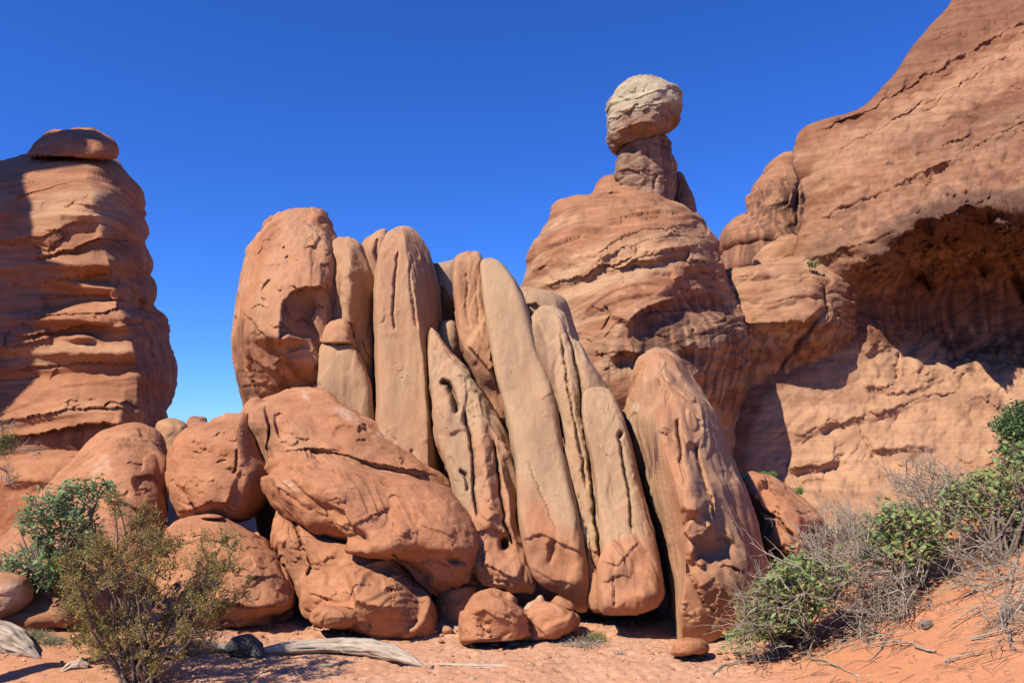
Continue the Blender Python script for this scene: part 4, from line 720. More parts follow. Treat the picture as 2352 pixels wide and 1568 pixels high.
# the rock mass outside the left edge whose shadow falls across the tower
def shade_caster():
    from mathutils.bvhtree import BVHTree
    tw_ = bpy.data.objects['sandstone_tower']; me = tw_.data; off = np.array(tw_.location)
    co = np.empty(len(me.vertices) * 3, np.float32); me.vertices.foreach_get('co', co); co = co.reshape(-1, 3) + off
    fc = np.empty(len(me.polygons) * 4, np.int32); me.polygons.foreach_get('vertices', fc)
    bv = BVHTree.FromPolygons([Vector(c) for c in co.tolist()], fc.reshape(-1, 4).tolist())
    cp_ = bpy.data.objects['cap_boulder']; c2 = np.array([v.co[:] for v in cp_.data.vertices]) + np.array(cp_.location); bv2 = BVHTree.FromPolygons([Vector(c) for c in c2.tolist()], [list(f.vertices) for f in cp_.data.polygons])
    edge = [(250,240),(214,299),(206,318),(196,340),(110,338),(80,350),(60,372),(60,400),(66,450),(74,540),(104,596),(150,606),(172,625),(178,664),(170,684),(104,722),(60,756),(30,792),(16,930),(10,1060)]
    pts = []
    for (x, y) in edge:
        a, b = ray(x, y); h = (bv2 if y < 345 else bv).ray_cast(Vector((0, 0, CAMH)), Vector((float(a), 1, float(b))).normalized())[0]
        p = np.array(h) if h is not None else P(x, y, 20.6)
        q = p + SUN * ((12.0 - p[1]) / SUN[1]); px, py = project(q); pts.append((float(px), float(py)))
    return pts
sc_pts = shade_caster()
ymin = min(p_[1] for p_ in sc_pts)
sc_ol = [(sc_pts[0][0] - 900, sc_pts[-1][1] + 1500), (sc_pts[0][0] - 1300, ymin - 60)] + sc_pts + [(sc_pts[-1][0] + 30, sc_pts[-1][1] + 1500)]
SHADE = sc_ol
rock('sandstone_tower', sc_ol, 12.0, .3, M_tower, 'rock tower standing outside the left edge of the picture', 'rock tower', seed=60, sp=8, top=4, smooth_it=0, lump=(.1, 3), flake=(0, 1, 1), rough=(0, 1))

def horizon_blocker():
    # unseen wall added outside the left edge to block horizon light
    n, m = 90, 40; t = np.linspace(0, 1, n); h = np.linspace(0, 1, m); T_, H_ = np.meshgrid(t, h)
    X0 = -31 - 5 * np.sin(T_ * 5) - 4 * H_; Y0 = 9 - 42 * T_; Z0 = -.5 + H_ * (17 + 3 * np.sin(T_ * 9))
    p = np.stack([X0.ravel(), Y0.ravel(), Z0.ravel()], 1); d = .8 * fbm(p / 5, 3, seed=70) + .3 * facets(p / 2.0, 3); p[:, 0] += d
    back = p.copy(); back[:, 0] -= 10; V = np.concatenate([p, back])
    def gridf(o, flip):
        i = np.arange(m - 1)[:, None] * n; j = np.arange(n - 1)[None, :]; q = np.stack([i + j, i + j + 1, i + n + j + 1, i + n + j], -1).reshape(-1, 4) + o
        return q[:, ::-1] if flip else q
    top = np.stack([(m - 1) * n + np.arange(n - 1), (m - 1) * n + np.arange(1, n), n * m + (m - 1) * n + np.arange(1, n), n * m + (m - 1) * n + np.arange(n - 1)], -1)
    k = np.arange(m - 1) * n; e0 = np.stack([k, k + n, n * m + k + n, n * m + k], -1); e1 = e0 + n - 1
    o = new_mesh_obj('horizon_blocker', V, np.concatenate([gridf(0, True), gridf(n * m, False), top, e0, e1[:, ::-1]]), M_tower, None, True, attrs={'tint': np.zeros((len(V), 3))}, origin=np.array([-31, -10, 0.]))
    tag(o, 'long unseen sandstone wall outside the left edge, added to block low sky light', 'rock wall')
horizon_blocker()
# ------------------------------------------------------------------ wood, twigs, leaves
def leaf_mat(name, trans=.3):
    m, nt, b = base_mat(name, .6, .25)
    at = N(nt, 'ShaderNodeAttribute', attribute_name='tint'); nt.links.new(at.outputs['Color'], b.inputs['Base Color'])
    tr = N(nt, 'ShaderNodeBsdfTranslucent'); nt.links.new(at.outputs['Color'], tr.inputs['Color'])
    mx = N(nt, 'ShaderNodeMixShader'); mx.inputs[0].default_value = trans
    out = nt.nodes['Material Output']; nt.links.new(b.outputs[0], mx.inputs[1]); nt.links.new(tr.outputs[0], mx.inputs[2]); nt.links.new(mx.outputs[0], out.inputs['Surface'])
    return m
M_leaf = leaf_mat('leaf'); M_needle = leaf_mat('needle', .15)
def bark_mat(name, a, b_, scale=30):
    m, nt, b = base_mat(name, .9, .15)
    tc = N(nt, 'ShaderNodeTexCoord'); n1 = noise_n(nt, tc.outputs['Object'], scale, 3, .6)
    nt.links.new(mixc(nt, maprange(nt, n1, .3, .7), a, b_), b.inputs['Base Color']); return m
M_dead = bark_mat('grey_twig', (.43, .36, .27), (.21, .165, .12))
M_twig = bark_mat('brown_twig', (.27, .21, .16), (.14, .10, .075))
M_bark = bark_mat('bark', (.22, .16, .12), (.10, .07, .055))
def wood_mat(name, a, b_, dark, sx=(3, 3, 3)):
    m, nt, b = base_mat(name, .85, .15)
    at = N(nt, 'ShaderNodeAttribute', attribute_name='tint')     # r,g: position round and along the log, b: crack depth
    sp = N(nt, 'ShaderNodeSeparateColor'); nt.links.new(at.outputs['Color'], sp.inputs[0])
    cb = N(nt, 'ShaderNodeCombineXYZ'); nt.links.new(math_(nt, 'MULTIPLY', sp.outputs[0], 9.0), cb.inputs[0]); nt.links.new(math_(nt, 'MULTIPLY', sp.outputs[1], 1.3), cb.inputs[1])
    g = noise_n(nt, cb.outputs[0], 5, 5, .65, .4); tc = N(nt, 'ShaderNodeTexCoord'); g2 = noise_n(nt, tc.outputs['Object'], 4, 3)
    c = mixc(nt, maprange(nt, g, .35, .65), a, b_); c = mixc(nt, maprange(nt, g2, .45, .7, 0, .5), c, tuple(x * .8 for x in a))
    c = mixc(nt, math_(nt, 'MULTIPLY', sp.outputs[2], .85, True), c, dark)
    nt.links.new(c, b.inputs['Base Color'])
    bp = N(nt, 'ShaderNodeBump'); bp.inputs['Strength'].default_value = .8; bp.inputs['Distance'].default_value = .01
    nt.links.new(g, bp.inputs['Height']); nt.links.new(bp.outputs[0], b.inputs['Normal'])
    return m
M_wood = wood_mat('weathered_wood', (.56, .46, .35), (.36, .27, .19), (.10, .055, .035))
M_wood2 = wood_mat('bleached_wood', (.66, .52, .38), (.5, .34, .22), (.16, .08, .05))
M_char = wood_mat('charred_wood', (.13, .12, .115), (.05, .042, .04), (.015, .012, .01))

class Tubes:
    def __init__(s): s.v = []; s.f = []; s.n = 0
    def add(s, pts, r0, r1, k=4):
        pts = np.asarray(pts, float); n = len(pts)
        t = np.gradient(pts, axis=0); t /= np.linalg.norm(t, axis=1)[:, None] + 1e-9
        up = np.array([.31, .17, .93]); a = np.cross(t, up); a /= np.linalg.norm(a, axis=1)[:, None] + 1e-9; b = np.cross(t, a)
        r = np.linspace(r0, r1, n)[:, None, None]; th = np.arange(k) * 2 * math.pi / k
        ring = pts[:, None, :] + r * (np.cos(th)[None, :, None] * a[:, None, :] + np.sin(th)[None, :, None] * b[:, None, :])
        s.v.append(ring.reshape(-1, 3))
        i = np.arange(n - 1)[:, None] * k; j = np.arange(k)[None, :]; j2 = (j + 1) % k
        s.f.append(np.stack([i + j, i + j2, i + k + j2, i + k + j], -1).reshape(-1, 4) + s.n); s.n += n * k
    def build(s, name, mat, parent=None, org=None):
        return new_mesh_obj(name, np.concatenate(s.v), np.concatenate(s.f), mat, parent, True, origin=org)

def curve(a, b, n=5, bow=.12, droop=0.0, r=None):
    r = r or rng; a = np.asarray(a, float); b = np.asarray(b, float); L = np.linalg.norm(b - a)
    t = np.linspace(0, 1, n)[:, None]; off = r.normal(size=3) * bow * L
    j = r.normal(size=(n, 3)) * .018 * L; j[0] = 0
    return a + (b - a) * t + off * (t * (1 - t) * 2) + j + np.array([0, 0, -droop * L]) * (t * t)

OAK = np.array([(0, 0), (.07, .12), (.26, .2), (.16, .34), (.36, .48), (.2, .58), (.28, .78), (.12, .84), (0, 1.0)])
def leaf_template(kind):
    if kind == 'oak':
        L = OAK; n = len(L)
        v = [(x, y, .22 * x) for x, y in L] + [(-x, y, .22 * x) for x, y in L[1:-1]]
        f = [list(range(0, n)), [0] + [n - 1] + list(range(2 * n - 3, n - 1, -1))]
        return np.array(v), f
    v = [(0, 0, 0), (.22, .5, .08), (0, 1, 0), (-.22, .5, .08)]
    return np.array(v), [[0, 1, 2, 3]]

def rand_frames(n, r, up=.6):
    """random leaf axes: y along the leaf, z its normal, biased upwards"""
    d = r.normal(size=(n, 3)); d /= np.linalg.norm(d, axis=1)[:, None]
    z = r.normal(size=(n, 3)) + np.array([0, 0, up * 2.2]) + SUN * up; z /= np.linalg.norm(z, axis=1)[:, None]
    x = np.cross(d, z); x /= np.linalg.norm(x, axis=1)[:, None] + 1e-9; y = np.cross(z, x)
    return x, y, z

def leaves_mesh(name, pos, size, cols, mat, parent, kind='oak', up=.6, r=None, org=None):
    r = r or rng; tv, tf = leaf_template(kind); n = len(pos)
    if n == 0: return None
    x, y, z = rand_frames(n, r, up); s = size[:, None, None]
    V = pos[:, None, :] + s * (tv[None, :, 0:1] * x[:, None, :] + tv[None, :, 1:2] * y[:, None, :] + tv[None, :, 2:3] * z[:, None, :])
    m = len(tv); V = V.reshape(-1, 3); tint = np.repeat(cols, m, 0)
    F = []
    for f in tf:
        F.append(np.asarray(f)[None, :] + (np.arange(n) * m)[:, None])
    if len({f.shape[1] for f in F}) == 1: F = np.concatenate(F)
    else: F = [list(q) for f in F for q in f]
    return new_mesh_obj(name, V, F, mat, parent, False, attrs={'tint': tint}, origin=org)

def pal(n, cols, r, jit=.12):
    cols = np.array(cols); c = cols[r.integers(0, len(cols), n)]
    return np.clip(c * (1 + jit * r.normal(size=(n, 1))) * (1 + .04 * r.normal(size=(n, 3))), .004, 1)

def sample_poly(poly, n, r):
    poly = np.asarray(poly, float); lo, hi = poly.min(0), poly.max(0); out = []
    while len(out) < n:
        q = lo + r.random((n * 2, 2)) * (hi - lo)
        inside = np.zeros(len(q), bool)
        for k in range(len(poly)):
            a, b = poly[k], poly[(k + 1) % len(poly)]
            c = ((a[1] > q[:, 1]) != (b[1] > q[:, 1])); inside ^= c & (q[:, 0] < (b[0] - a[0]) * (q[:, 1] - a[1]) / (b[1] - a[1] + 1e-9) + a[0])
        out += list(q[inside])
    return np.array(out[:n])

LEAFPARTS = {}
def single_leaves(parent, pos, size, cols, r):
    """the largest leaves as objects of their own; alike ones share mesh data"""
    key = 'oak'
    if key not in LEAFPARTS:
        tv, tf = leaf_template('oak'); LEAFPARTS[key] = []
        for c in [(.13, .22, .095), (.17, .27, .08), (.23, .30, .09), (.30, .28, .08)]:
            me = bpy.data.meshes.new('leaf'); me.from_pydata([tuple(v) for v in tv], [], tf)
            a = me.color_attributes.new('tint', 'FLOAT_COLOR', 'POINT'); a.data.foreach_set("color", np.tile(np.array([*c, 1], np.float32), len(tv)))
            me.materials.append(M_leaf); LEAFPARTS[key].append((np.array(c), me))
    from mathutils import Matrix
    x, y, z = rand_frames(len(pos), r, .7); base = np.array(parent.location)
    for k in range(len(pos)):
        me = min(LEAFPARTS[key], key=lambda e: np.abs(e[0] - cols[k]).sum())[1]
        o = bpy.data.objects.new('leaf', me); COL.objects.link(o); o.parent = parent
        s = size[k]; M = Matrix([[x[k][i] * s, y[k][i] * s, z[k][i] * s, pos[k][i] - base[i]] for i in range(3)] + [[0, 0, 0, 1]])
        o.matrix_local = M

def oak(label, polys, Yc, spread, base_px, n_clumps, n_leaves, cols, seed, group=None, n_single=120, size=.055, cat='shrub', dead=None, rad=.12, base_world=None, limb_r=.018):
    r = np.random.default_rng(seed)
    base = ground_pt(*base_px) if base_world is None else np.array(base_world, float)
    root = empty('oak_shrub', base); tag(root, label, cat, group)
    area = [abs(sum(p[i][0] * p[(i + 1) % len(p)][1] - p[(i + 1) % len(p)][0] * p[i][1] for i in range(len(p)))) for p in polys]
    cl = []
    for p, a in zip(polys, area):
        k = max(3, int(n_clumps * a / sum(area)))
        q = sample_poly(p, k, r); Y = Yc + spread * r.normal(size=k)
        cl.append(P(q[:, 0], q[:, 1], Y))
    cl = np.concatenate(cl); cl[:, 2] = np.maximum(cl[:, 2], gz(cl[:, 0], cl[:, 1]) + .05)
    tb = Tubes(); nl = max(4, len(cl) // 7)
    tips = cl[r.choice(len(cl), nl, replace=False)]
    limbs = []
    for t in tips:
        c = curve(base + r.normal(size=3) * [.06, .06, 0], t, 7, .14, r=r); limbs.append(c); tb.add(c, limb_r, limb_r * .35, 5)
    nodes = np.concatenate([l[2:] for l in limbs])
    for c in cl:
        i = np.argmin(np.linalg.norm(nodes - c, axis=1) + .05 * r.random(len(nodes)))
        tb.add(curve(nodes[i], c, 4, .12, r=r), .008, .003, 3)
        for _ in range(4):
            tb.add(curve(c, c + r.normal(size=3) * rad * .9, 3, .1, r=r), .0035, .0015, 3)
    tb.build('branches', M_bark, root, base)
    per = n_leaves // len(cl)
    pos = (cl[:, None, :] + np.clip(r.normal(size=(len(cl), per, 3)), -1.7, 1.7) * rad * (.6 + .6 * r.random((len(cl), 1, 1)))).reshape(-1, 3)
    pos[:, 2] = np.maximum(pos[:, 2], gz(pos[:, 0], pos[:, 1]) + .02)
    siz = size * (.45 + .95 * r.random(len(pos))); col = pal(len(pos), cols, r)
    o = np.argsort(pos[:, 1] * 1.0 - siz * 6)
    s_ = o[:n_single * 2][::2][:n_single]; rest = np.setdiff1d(np.arange(len(pos)), s_)
    single_leaves(root, pos[s_], siz[s_] * 1.05, col[s_], r)
    lf = leaves_mesh('foliage', pos[rest], siz[rest], col[rest], M_leaf, root, 'oak', .6, r, base); lf['kind'] = 'stuff'
    if dead:
        td = Tubes(); add_dead(td, dead, base, r); td.build('dead_twigs', M_dead, root, base)['kind'] = 'stuff'
    return root

def add_dead(tb, dead, base, r):
    """dead = list of (polygon, number, length m, Y, spread, direction bias)"""
    for poly, n, L, Y, sp_, bias in dead:
        q = sample_poly(poly, n, r); A = P(q[:, 0], q[:, 1], Y + sp_ * r.normal(size=n))
        A[:, 2] = np.maximum(A[:, 2], gz(A[:, 0], A[:, 1]) + .01)
        nodes = []
        for a in A:
            d = r.normal(size=3) * .6 + np.array(bias); d /= np.linalg.norm(d)
            ll = L * (.5 + r.random()); e = a + d * ll; e[2] = max(e[2], float(gz(e[0], e[1])) + .012)
            c = curve(a, e, 6, .2, r=r); c[:, 2] = np.maximum(c[:, 2], gz(c[:, 0], c[:, 1]) + .006)
            tb.add(c, .0062 * (.5 + r.random()), .002, 4)
            for _ in range(3):
                k = r.integers(1, 5); d2 = d * .6 + r.normal(size=3) * .6; e2 = c[k] + d2 * ll * .45
                e2[2] = max(e2[2], float(gz(e2[0], e2[1])) + .008)
                c2 = curve(c[k], e2, 4, .15, r=r); tb.add(c2, .0035, .0014, 3)
                if r.random() < .6: tb.add(curve(c2[2], c2[2] + r.normal(size=3) * ll * .16, 3, .1, r=r), .002, .001, 3)

GREEN = [(.15, .25, .10), (.18, .28, .11), (.12, .21, .085), (.23, .33, .14)]
LIME = [(.21, .31, .11), (.27, .36, .13), (.18, .27, .09), (.33, .38, .13), (.21, .30, .11), (.40, .34, .11)]
GO = 'scrub oak clumps on the dune'
# left green oak
oak('dense green scrub oak in front of the whale-backed boulder, left of the brown shrub', [[(37,1210),(64,1150),(128,1124),(198,1100),(232,1110),(262,1112),(265,1145),(222,1172),(216,1262),(186,1304),(137,1334),(76,1350),(60,1320),(91,1290),(95,1240)], [(0,1290),(46,1262),(95,1280),(76,1345),(0,1320)]],
    9.3, .22, (125, 1395), 260, 3700, GREEN, 101, n_single=250, size=.056, rad=.05,
    dead=[([(40,1270),(110,1260),(120,1330),(50,1330)], 40, .3, 9.2, .15, (-.3, 0, .6)), ([(80,1150),(200,1140),(230,1260),(100,1260)], 24, .25, 9.3, .2, (0, 0, 1))])
# right side of the picture
oak('low pale green scrub oak at the foot of the arched fin, lowest on the dune', [[(1664,1480),(1680,1445),(1728,1368),(1766,1320),(1800,1290),(1842,1272),(1930,1290),(1960,1340),(1902,1392),(1842,1428),(1757,1470),(1700,1488)]],
    8.7, .22, (1800, 1470), 200, 3200, LIME, 102, GO, n_single=200, size=.058, rad=.065,
    dead=[([(1790,1300),(1900,1250),(2060,1290),(2130,1340),(2110,1420),(1980,1480),(1830,1500),(1720,1500),(1800,1420)], 150, .36, 8.5, .25, (-.7, -.1, .25)), ([(1860,1240),(1960,1190),(1990,1300),(1880,1320)], 80, .34, 8.9, .2, (-.5, 0, 1)), ([(1720,1360),(1790,1330),(1780,1450),(1700,1450)], 50, .3, 8.6, .2, (-.8, 0, .3))])
oak('round bright green scrub oak in the middle of the dune thicket, above tangled dead wood', [[(1983,1240),(1990,1200),(2030,1170),(2062,1155),(2105,1158),(2150,1190),(2168,1232),(2180,1290),(2085,1300),(1990,1290),(1960,1270)]],
    8.9, .2, (2090, 1340), 130, 2300, LIME, 103, GO, n_single=200, size=.06, rad=.06,
    dead=[([(1960,1260),(2120,1290),(2140,1360),(2080,1420),(1960,1400),(1900,1320)], 150, .34, 8.7, .25, (-.5, -.1, .1)), ([(1950,1400),(2110,1330),(2100,1420),(1990,1470)], 34, .35, 8.3, .15, (-.6, -.2, -.3)), ([(1900,1260),(1980,1200),(2000,1250)], 40, .3, 9.0, .15, (-.4, 0, .9))])
oak('large yellowish scrub oak spilling over the dune crest at the right edge', [[(2138,1136),(2180,1120),(2234,1098),(2290,1052),(2352,1018),(2420,1040),(2430,1230),(2352,1212),(2255,1190),(2172,1210),(2140,1170)], [(2285,1235),(2352,1228),(2400,1300),(2340,1310)]],
    9.3, .3, (2300, 1290), 260, 4300, LIME + [(.2, .21, .07)], 104, GO, n_single=200, size=.058, rad=.07,
    dead=[([(2070,1110),(2200,1080),(2230,1180),(2130,1230)], 110, .4, 9.2, .2, (-.7, 0, .6)), ([(2150,1200),(2420,1220),(2420,1330),(2200,1300)], 100, .4, 8.9, .3, (-.6, -.1, -.1)), ([(2290,1330),(2400,1320),(2400,1500),(2300,1480)], 50, .45, 7.2, .3, (-.3, -.1, -.4)), ([(2200,1290),(2352,1290),(2352,1380),(2240,1370)], 30, .4, 8.2, .2, (-.5, -.1, -.3))])
# long dead roots on the dune
r5 = np.random.default_rng(55); tb = Tubes(); sw = empty('dead_branch', ground_pt(2000, 1500))
tag(sw, 'tangle of thin bare grey branches and roots lying over the open face of the dune', 'dead branches')
for (a, b) in [((1960,1400),(1915,1500)), ((1905,1320),(1935,1430)), ((2100,1330),(2130,1400)), ((1840,1500),(1990,1568)), ((1800,1485),(1700,1520)), ((2150,1500),(1960,1495)), ((2250,1400),(2180,1440)), ((2340,1290),(2300,1420)), ((2300,1420),(2340,1500)), ((2230,1470),(2350,1440)), ((2010,1430),(2080,1420)), ((1960,1430),(1995,1520)), ((2240,1360),(2352,1330)), ((1700,1520),(1640,1560)), ((2170,1520),(2260,1500)), ((2270,1350),(2180,1330)), ((1990,1470),(2100,1452))]:
    A, B = ground_pt(*a), ground_pt(*b); c = curve(A, B, 12, .16, r=r5); c[:, 2] = gz(c[:, 0], c[:, 1]) + .012 + .05 * np.sin(np.linspace(0, math.pi, 12)) * r5.random()
    tb.add(c, .012, .005, 5)
    for _ in range(3):
        k = r5.integers(2, 10); e = c[k] + r5.normal(size=3) * [.2, .2, .02]; e[2] = float(gz(e[0], e[1])) + .01; tb.add(curve(c[k], e, 4, .15, r=r5), .005, .002, 3)
tb.build('branches', M_dead, sw, np.array(sw.location))
tl = Tubes()
for _ in range(520):
    q = sample_poly([(1780,1500),(1950,1420),(2100,1400),(2250,1330),(2400,1300),(2400,1568),(1750,1568)], 1, r5)[0]
    A = ground_pt(*q) if False else None
    X = r5.uniform(2.4, 6.5); Y = r5.uniform(5.6, 9.6); a0 = r5.uniform(0, 6.3); L = r5.uniform(.05, .28)
    pts = np.array([[X + math.cos(a0) * L * t, Y + math.sin(a0) * L * t, 0] for t in np.linspace(0, 1, 4)]) + r5.normal(size=(4, 3)) * .01
    pts[:, 2] = gz(pts[:, 0], pts[:, 1]) + .008 + .012 * r5.random(); tl.add(pts, .0028, .0018, 3)
for _ in range(420):
    X = r5.uniform(-6.5, 2.4); Y = r5.uniform(6.2, 10.2); a0 = r5.uniform(0, 6.3); L = r5.uniform(.03, .14)
    pts = np.array([[X + math.cos(a0) * L * t, Y + math.sin(a0) * L * t, 0] for t in np.linspace(0, 1, 4)]) + r5.normal(size=(4, 3)) * .006
    pts[:, 2] = gz(pts[:, 0], pts[:, 1]) + .006 + .03 * r5.random(); tl.add(pts, .0028, .0018, 3)
o = tl.build('twig_litter', M_bark); tag(o, 'fine twig litter strewn over the sand', 'twigs', kind='stuff')

# brown shrub in the foreground
def brown_shrub():
    r = np.random.default_rng(77); base = ground_pt(325, 1567); base = base + np.array([.05, -.15, 0])
    root = empty('desert_shrub', base); tag(root, 'large twiggy shrub with rusty olive leaves in the left foreground', 'shrub')
    ol = [(215,1230),(262,1130),(300,1190),(330,1150),(345,1210),(400,1155),(398,1210),(440,1245),(455,1205),(475,1250),(545,1235),(535,1285),(578,1312),(560,1372),(520,1440),(500,1480),(440,1530),(350,1560),(260,1560),(200,1500),(150,1470),(135,1400),(118,1345),(130,1300)]
    n = 230; q = sample_poly(ol, n, r); cl = P(q[:, 0], q[:, 1], base[1] + .1 + .32 * r.normal(size=n))
    cl[:, 2] = np.maximum(cl[:, 2], .08)
    tr, tg = Tubes(), Tubes(); limbs = []
    up = cl[np.argsort(-np.linalg.norm(cl - base, axis=1))[:90]]
    for t in up[r.choice(90, 26, replace=False)]:
        c = curve(base + r.normal(size=3) * [.07, .07, 0], t, 9, .1, r=r); limbs.append(c); tr.add(c, .022, .005, 5)
    nodes = np.concatenate([l[2:] for l in limbs]); tips = []
    for c in cl:
        i = np.argmin(np.linalg.norm(nodes - c, axis=1)); cc = curve(nodes[i], c, 5, .12, r=r); tg.add(cc, .007, .003, 3)
        for _ in range(8):
            d = r.normal(size=3) * .55 + np.array([(c[0] - base[0]) * .35, 0, .75]); d /= np.linalg.norm(d); L = .06 + .15 * r.random()
            s0 = cc[r.integers(2, 5)]; k = curve(s0, s0 + d * L, 4, .1, r=r); tg.add(k, .003, .0015, 3); tips.append(k)
    tr.build('trunk', M_bark, root, base); tg.build('twigs', M_twig, root, base)
    pos = []
    for k in tips:
        m = 20; t = r.random(m) ** .7 * 3; i = np.minimum(t.astype(int), 2); f = (t - i)[:, None]
        pos.append(k[i] * (1 - f) + k[i + 1] * f + r.normal(size=(m, 3)) * .014)
    pos = np.concatenate(pos)
    col = pal(len(pos), [(.28, .21, .05), (.37, .22, .05), (.21, .205, .055), (.43, .24, .055), (.24, .24, .06), (.17, .19, .055)], r, .18)
    lf = leaves_mesh('foliage', pos, .025 * (.7 + .6 * r.random(len(pos))), col, M_leaf, root, 'simple', .5, r, base); lf['kind'] = 'stuff'
brown_shrub()

# dead juniper limbs entering at the left edge
def left_tree():
    r = np.random.default_rng(88); base = np.array([*P(-150, 1100, 7.6)]); base[2] = float(gz(base[0], base[1]))
    root = empty('juniper_tree', base); tag(root, 'bare grey juniper branches with one yellow-green sprig reaching in from the left edge', 'tree')
    t = Tubes(); trunk = np.array([base, P(-140, 1150, 7.6), P(-120, 1020, 7.6), P(-110, 900, 7.6)]); t.add(trunk, .09, .03, 8)
    for (pts) in [[(-120,1020),(-40,1000),(5,985),(30,968)], [(-130,1060),(-30,1040),(20,1040),(60,1030),(92,1040)], [(-130,1100),(-40,1070),(0,1075),(18,1090),(30,1112)], [(-130,1150),(-50,1080),(-5,1090),(20,1110)], [(-120,1020),(-30,1015),(10,1010)]]:
        L = P(np.array([p[0] for p in pts], float), np.array([p[1] for p in pts], float), 7.6 + .1 * r.normal(size=len(pts)))
        L = np.concatenate([curve(L[i], L[i + 1], 4, .08, r=r)[:-1] for i in range(len(L) - 1)] + [L[-1:]])
        t.add(L, .014, .003, 5)
        for k in range(3, len(L)):
            for _ in range(3):
                d = r.normal(size=3) * .6 + np.array([.5, 0, .1]); c = curve(L[k], L[k] + d * .1, 4, .15, r=r); t.add(c, .003, .0012, 3)
                t.add(curve(c[2], c[2] + r.normal(size=3) * .04, 3, .1, r=r), .0015, .001, 3)
    t.build('branches', M_dead, root, base)
    for (cx, cy, rd, nn) in [(8, 1018, .055, 900), (34, 1100, .02, 60), (-60, 1000, .12, 1200)]:
        c = P(cx, cy, 7.6); pos = c + r.normal(size=(nn, 3)) * rd * [1, 1, 1.3]
        col = pal(nn, [(.16, .2, .05), (.2, .21, .05), (.12, .16, .05)], r); f = leaves_mesh('foliage', pos, np.full(nn, .02), col, M_needle, root, 'simple', .3, r, base); f['kind'] = 'stuff'
left_tree()

def needle_tree(label, poly, Y, base, n, cols, seed, nl, sz, name='pinyon_pine', trunk_top=None):
    r = np.random.default_rng(seed); root = empty(name, base); tag(root, label, 'tree')
    q = sample_poly(poly, n, r); cl = P(q[:, 0], q[:, 1], Y + .35 * r.normal(size=n)); top = cl[np.argmax(cl[:, 2])]
    t = Tubes(); tr = curve(base, top, 7, .03, r=r); t.add(tr, .09, .02, 7); t.build('trunk', M_bark, root, base); b = Tubes()
    pos = []
    for c in cl:
        i = np.argmin(np.linalg.norm(tr - c - [0, 0, -.25], axis=1)); b.add(curve(tr[i], c, 4, .1, r=r), .012, .004, 4)
        k = nl; dd = r.normal(size=(k, 3)); dd /= np.linalg.norm(dd, axis=1)[:, None]; dd[:, 2] = np.abs(dd[:, 2]) * .9
        pos.append(c + dd * sz * (.3 + 1.1 * r.random((k, 1))))
    b.build('branches', M_bark, root, base); pos = np.concatenate(pos)
    f = leaves_mesh('foliage', pos, np.full(len(pos), .075), pal(len(pos), cols, r), M_needle, root, 'simple', .3, r, base); f['kind'] = 'stuff'
needle_tree('dark green pine crown rising behind the scrub oak at the right edge', [(2288,978),(2305,965),(2320,942),(2352,938),(2420,930),(2430,1070),(2352,1062),(2300,1066),(2292,1052),(2318,1030),(2296,1000)], 13.5, np.array([9.6, 13.6, 0.0]), 110, [(.075, .13, .045), (.095, .16, .055), (.055, .10, .035)], 91, 70, .17)
def small_bush(label, cx, cy, w, h, Y, cols, seed, n=500, size=.05, name='small_bush', cat='bush'):
    r = np.random.default_rng(seed); b = P(cx, cy + h / 2, Y); root = empty(name, b); tag(root, label, cat)
    k = 12; q = np.stack([cx + (r.random(k) - .5) * w, cy + (r.random(k) - .5) * h], 1); cl = P(q[:, 0], q[:, 1], Y + .1 * r.normal(size=k)); t = Tubes()
    for c in cl: t.add(curve(b, c, 4, .1, r=r), .01, .004, 4)
    t.build('branches', M_bark, root, b)
    s = h / FPX * Y * .28; pos = (cl[:, None, :] + r.normal(size=(k, n // k, 3)) * s).reshape(-1, 3)
    f = leaves_mesh('foliage', pos, np.full(len(pos), size), pal(len(pos), cols, r), M_leaf, root, 'simple', .5, r, b); f['kind'] = 'stuff'
small_bush('small leafy green bush showing over the top of the leaning red boulder', 1766, 1092, 26, 12, 15.5, [(.13, .22, .04), (.17, .26, .05)], 301, size=.05)
small_bush('tiny green bush lower down the right shoulder of the leaning boulder', 1832, 1127, 16, 12, 15.0, [(.13, .22, .04), (.17, .26, .05)], 302, size=.045, n=260)
small_bush('tiny grass tuft growing on the flat top of the buttress', 1868, 607, 22, 7, 28.3, [(.25, .24, .09), (.3, .27, .12)], 303, size=.12, n=220, name='grass_tuft', cat='grass')

# grass and low brush on the sand
def grass(label, cx, cy, w, n, L, cols, seed, lean=.4, cat='grass', name='grass_tuft'):
    r = np.random.default_rng(seed); g = ground_pt(cx, cy); ww = w / FPX * g[1] / 2
    x = g[0] + ww * r.normal(size=n) * .5; y = g[1] + ww * .5 * r.normal(size=n); z = gz(x, y)
    d = np.stack([r.normal(size=n) * lean, r.normal(size=n) * lean, np.ones(n)], 1); d /= np.linalg.norm(d, axis=1)[:, None]; l = L * (.5 + .7 * r.random(n))
    p0 = np.stack([x, y, z], 1); s = np.cross(d, np.array([0, 1, 0])) * .0035; p1 = p0 + d * l[:, None] * .6; p2 = p0 + d * l[:, None] + np.stack([r.normal(size=n), r.normal(size=n), -np.abs(r.normal(size=n))], 1) * l[:, None] * .2
    V = np.stack([p0 - s, p0 + s, p1 + s * .8, p1 - s * .8, p2], 1).reshape(-1, 3); i = np.arange(n)[:, None] * 5
    F = [list(a) for a in (i + np.array([0, 1, 2, 3]))] + [list(a) for a in (i + np.array([3, 2, 4]))]
    col = np.repeat(pal(n, cols, r), 5, 0)
    o = new_mesh_obj(name, V, F, M_leaf, None, False, attrs={'tint': col}, origin=g); return tag(o, label, cat)
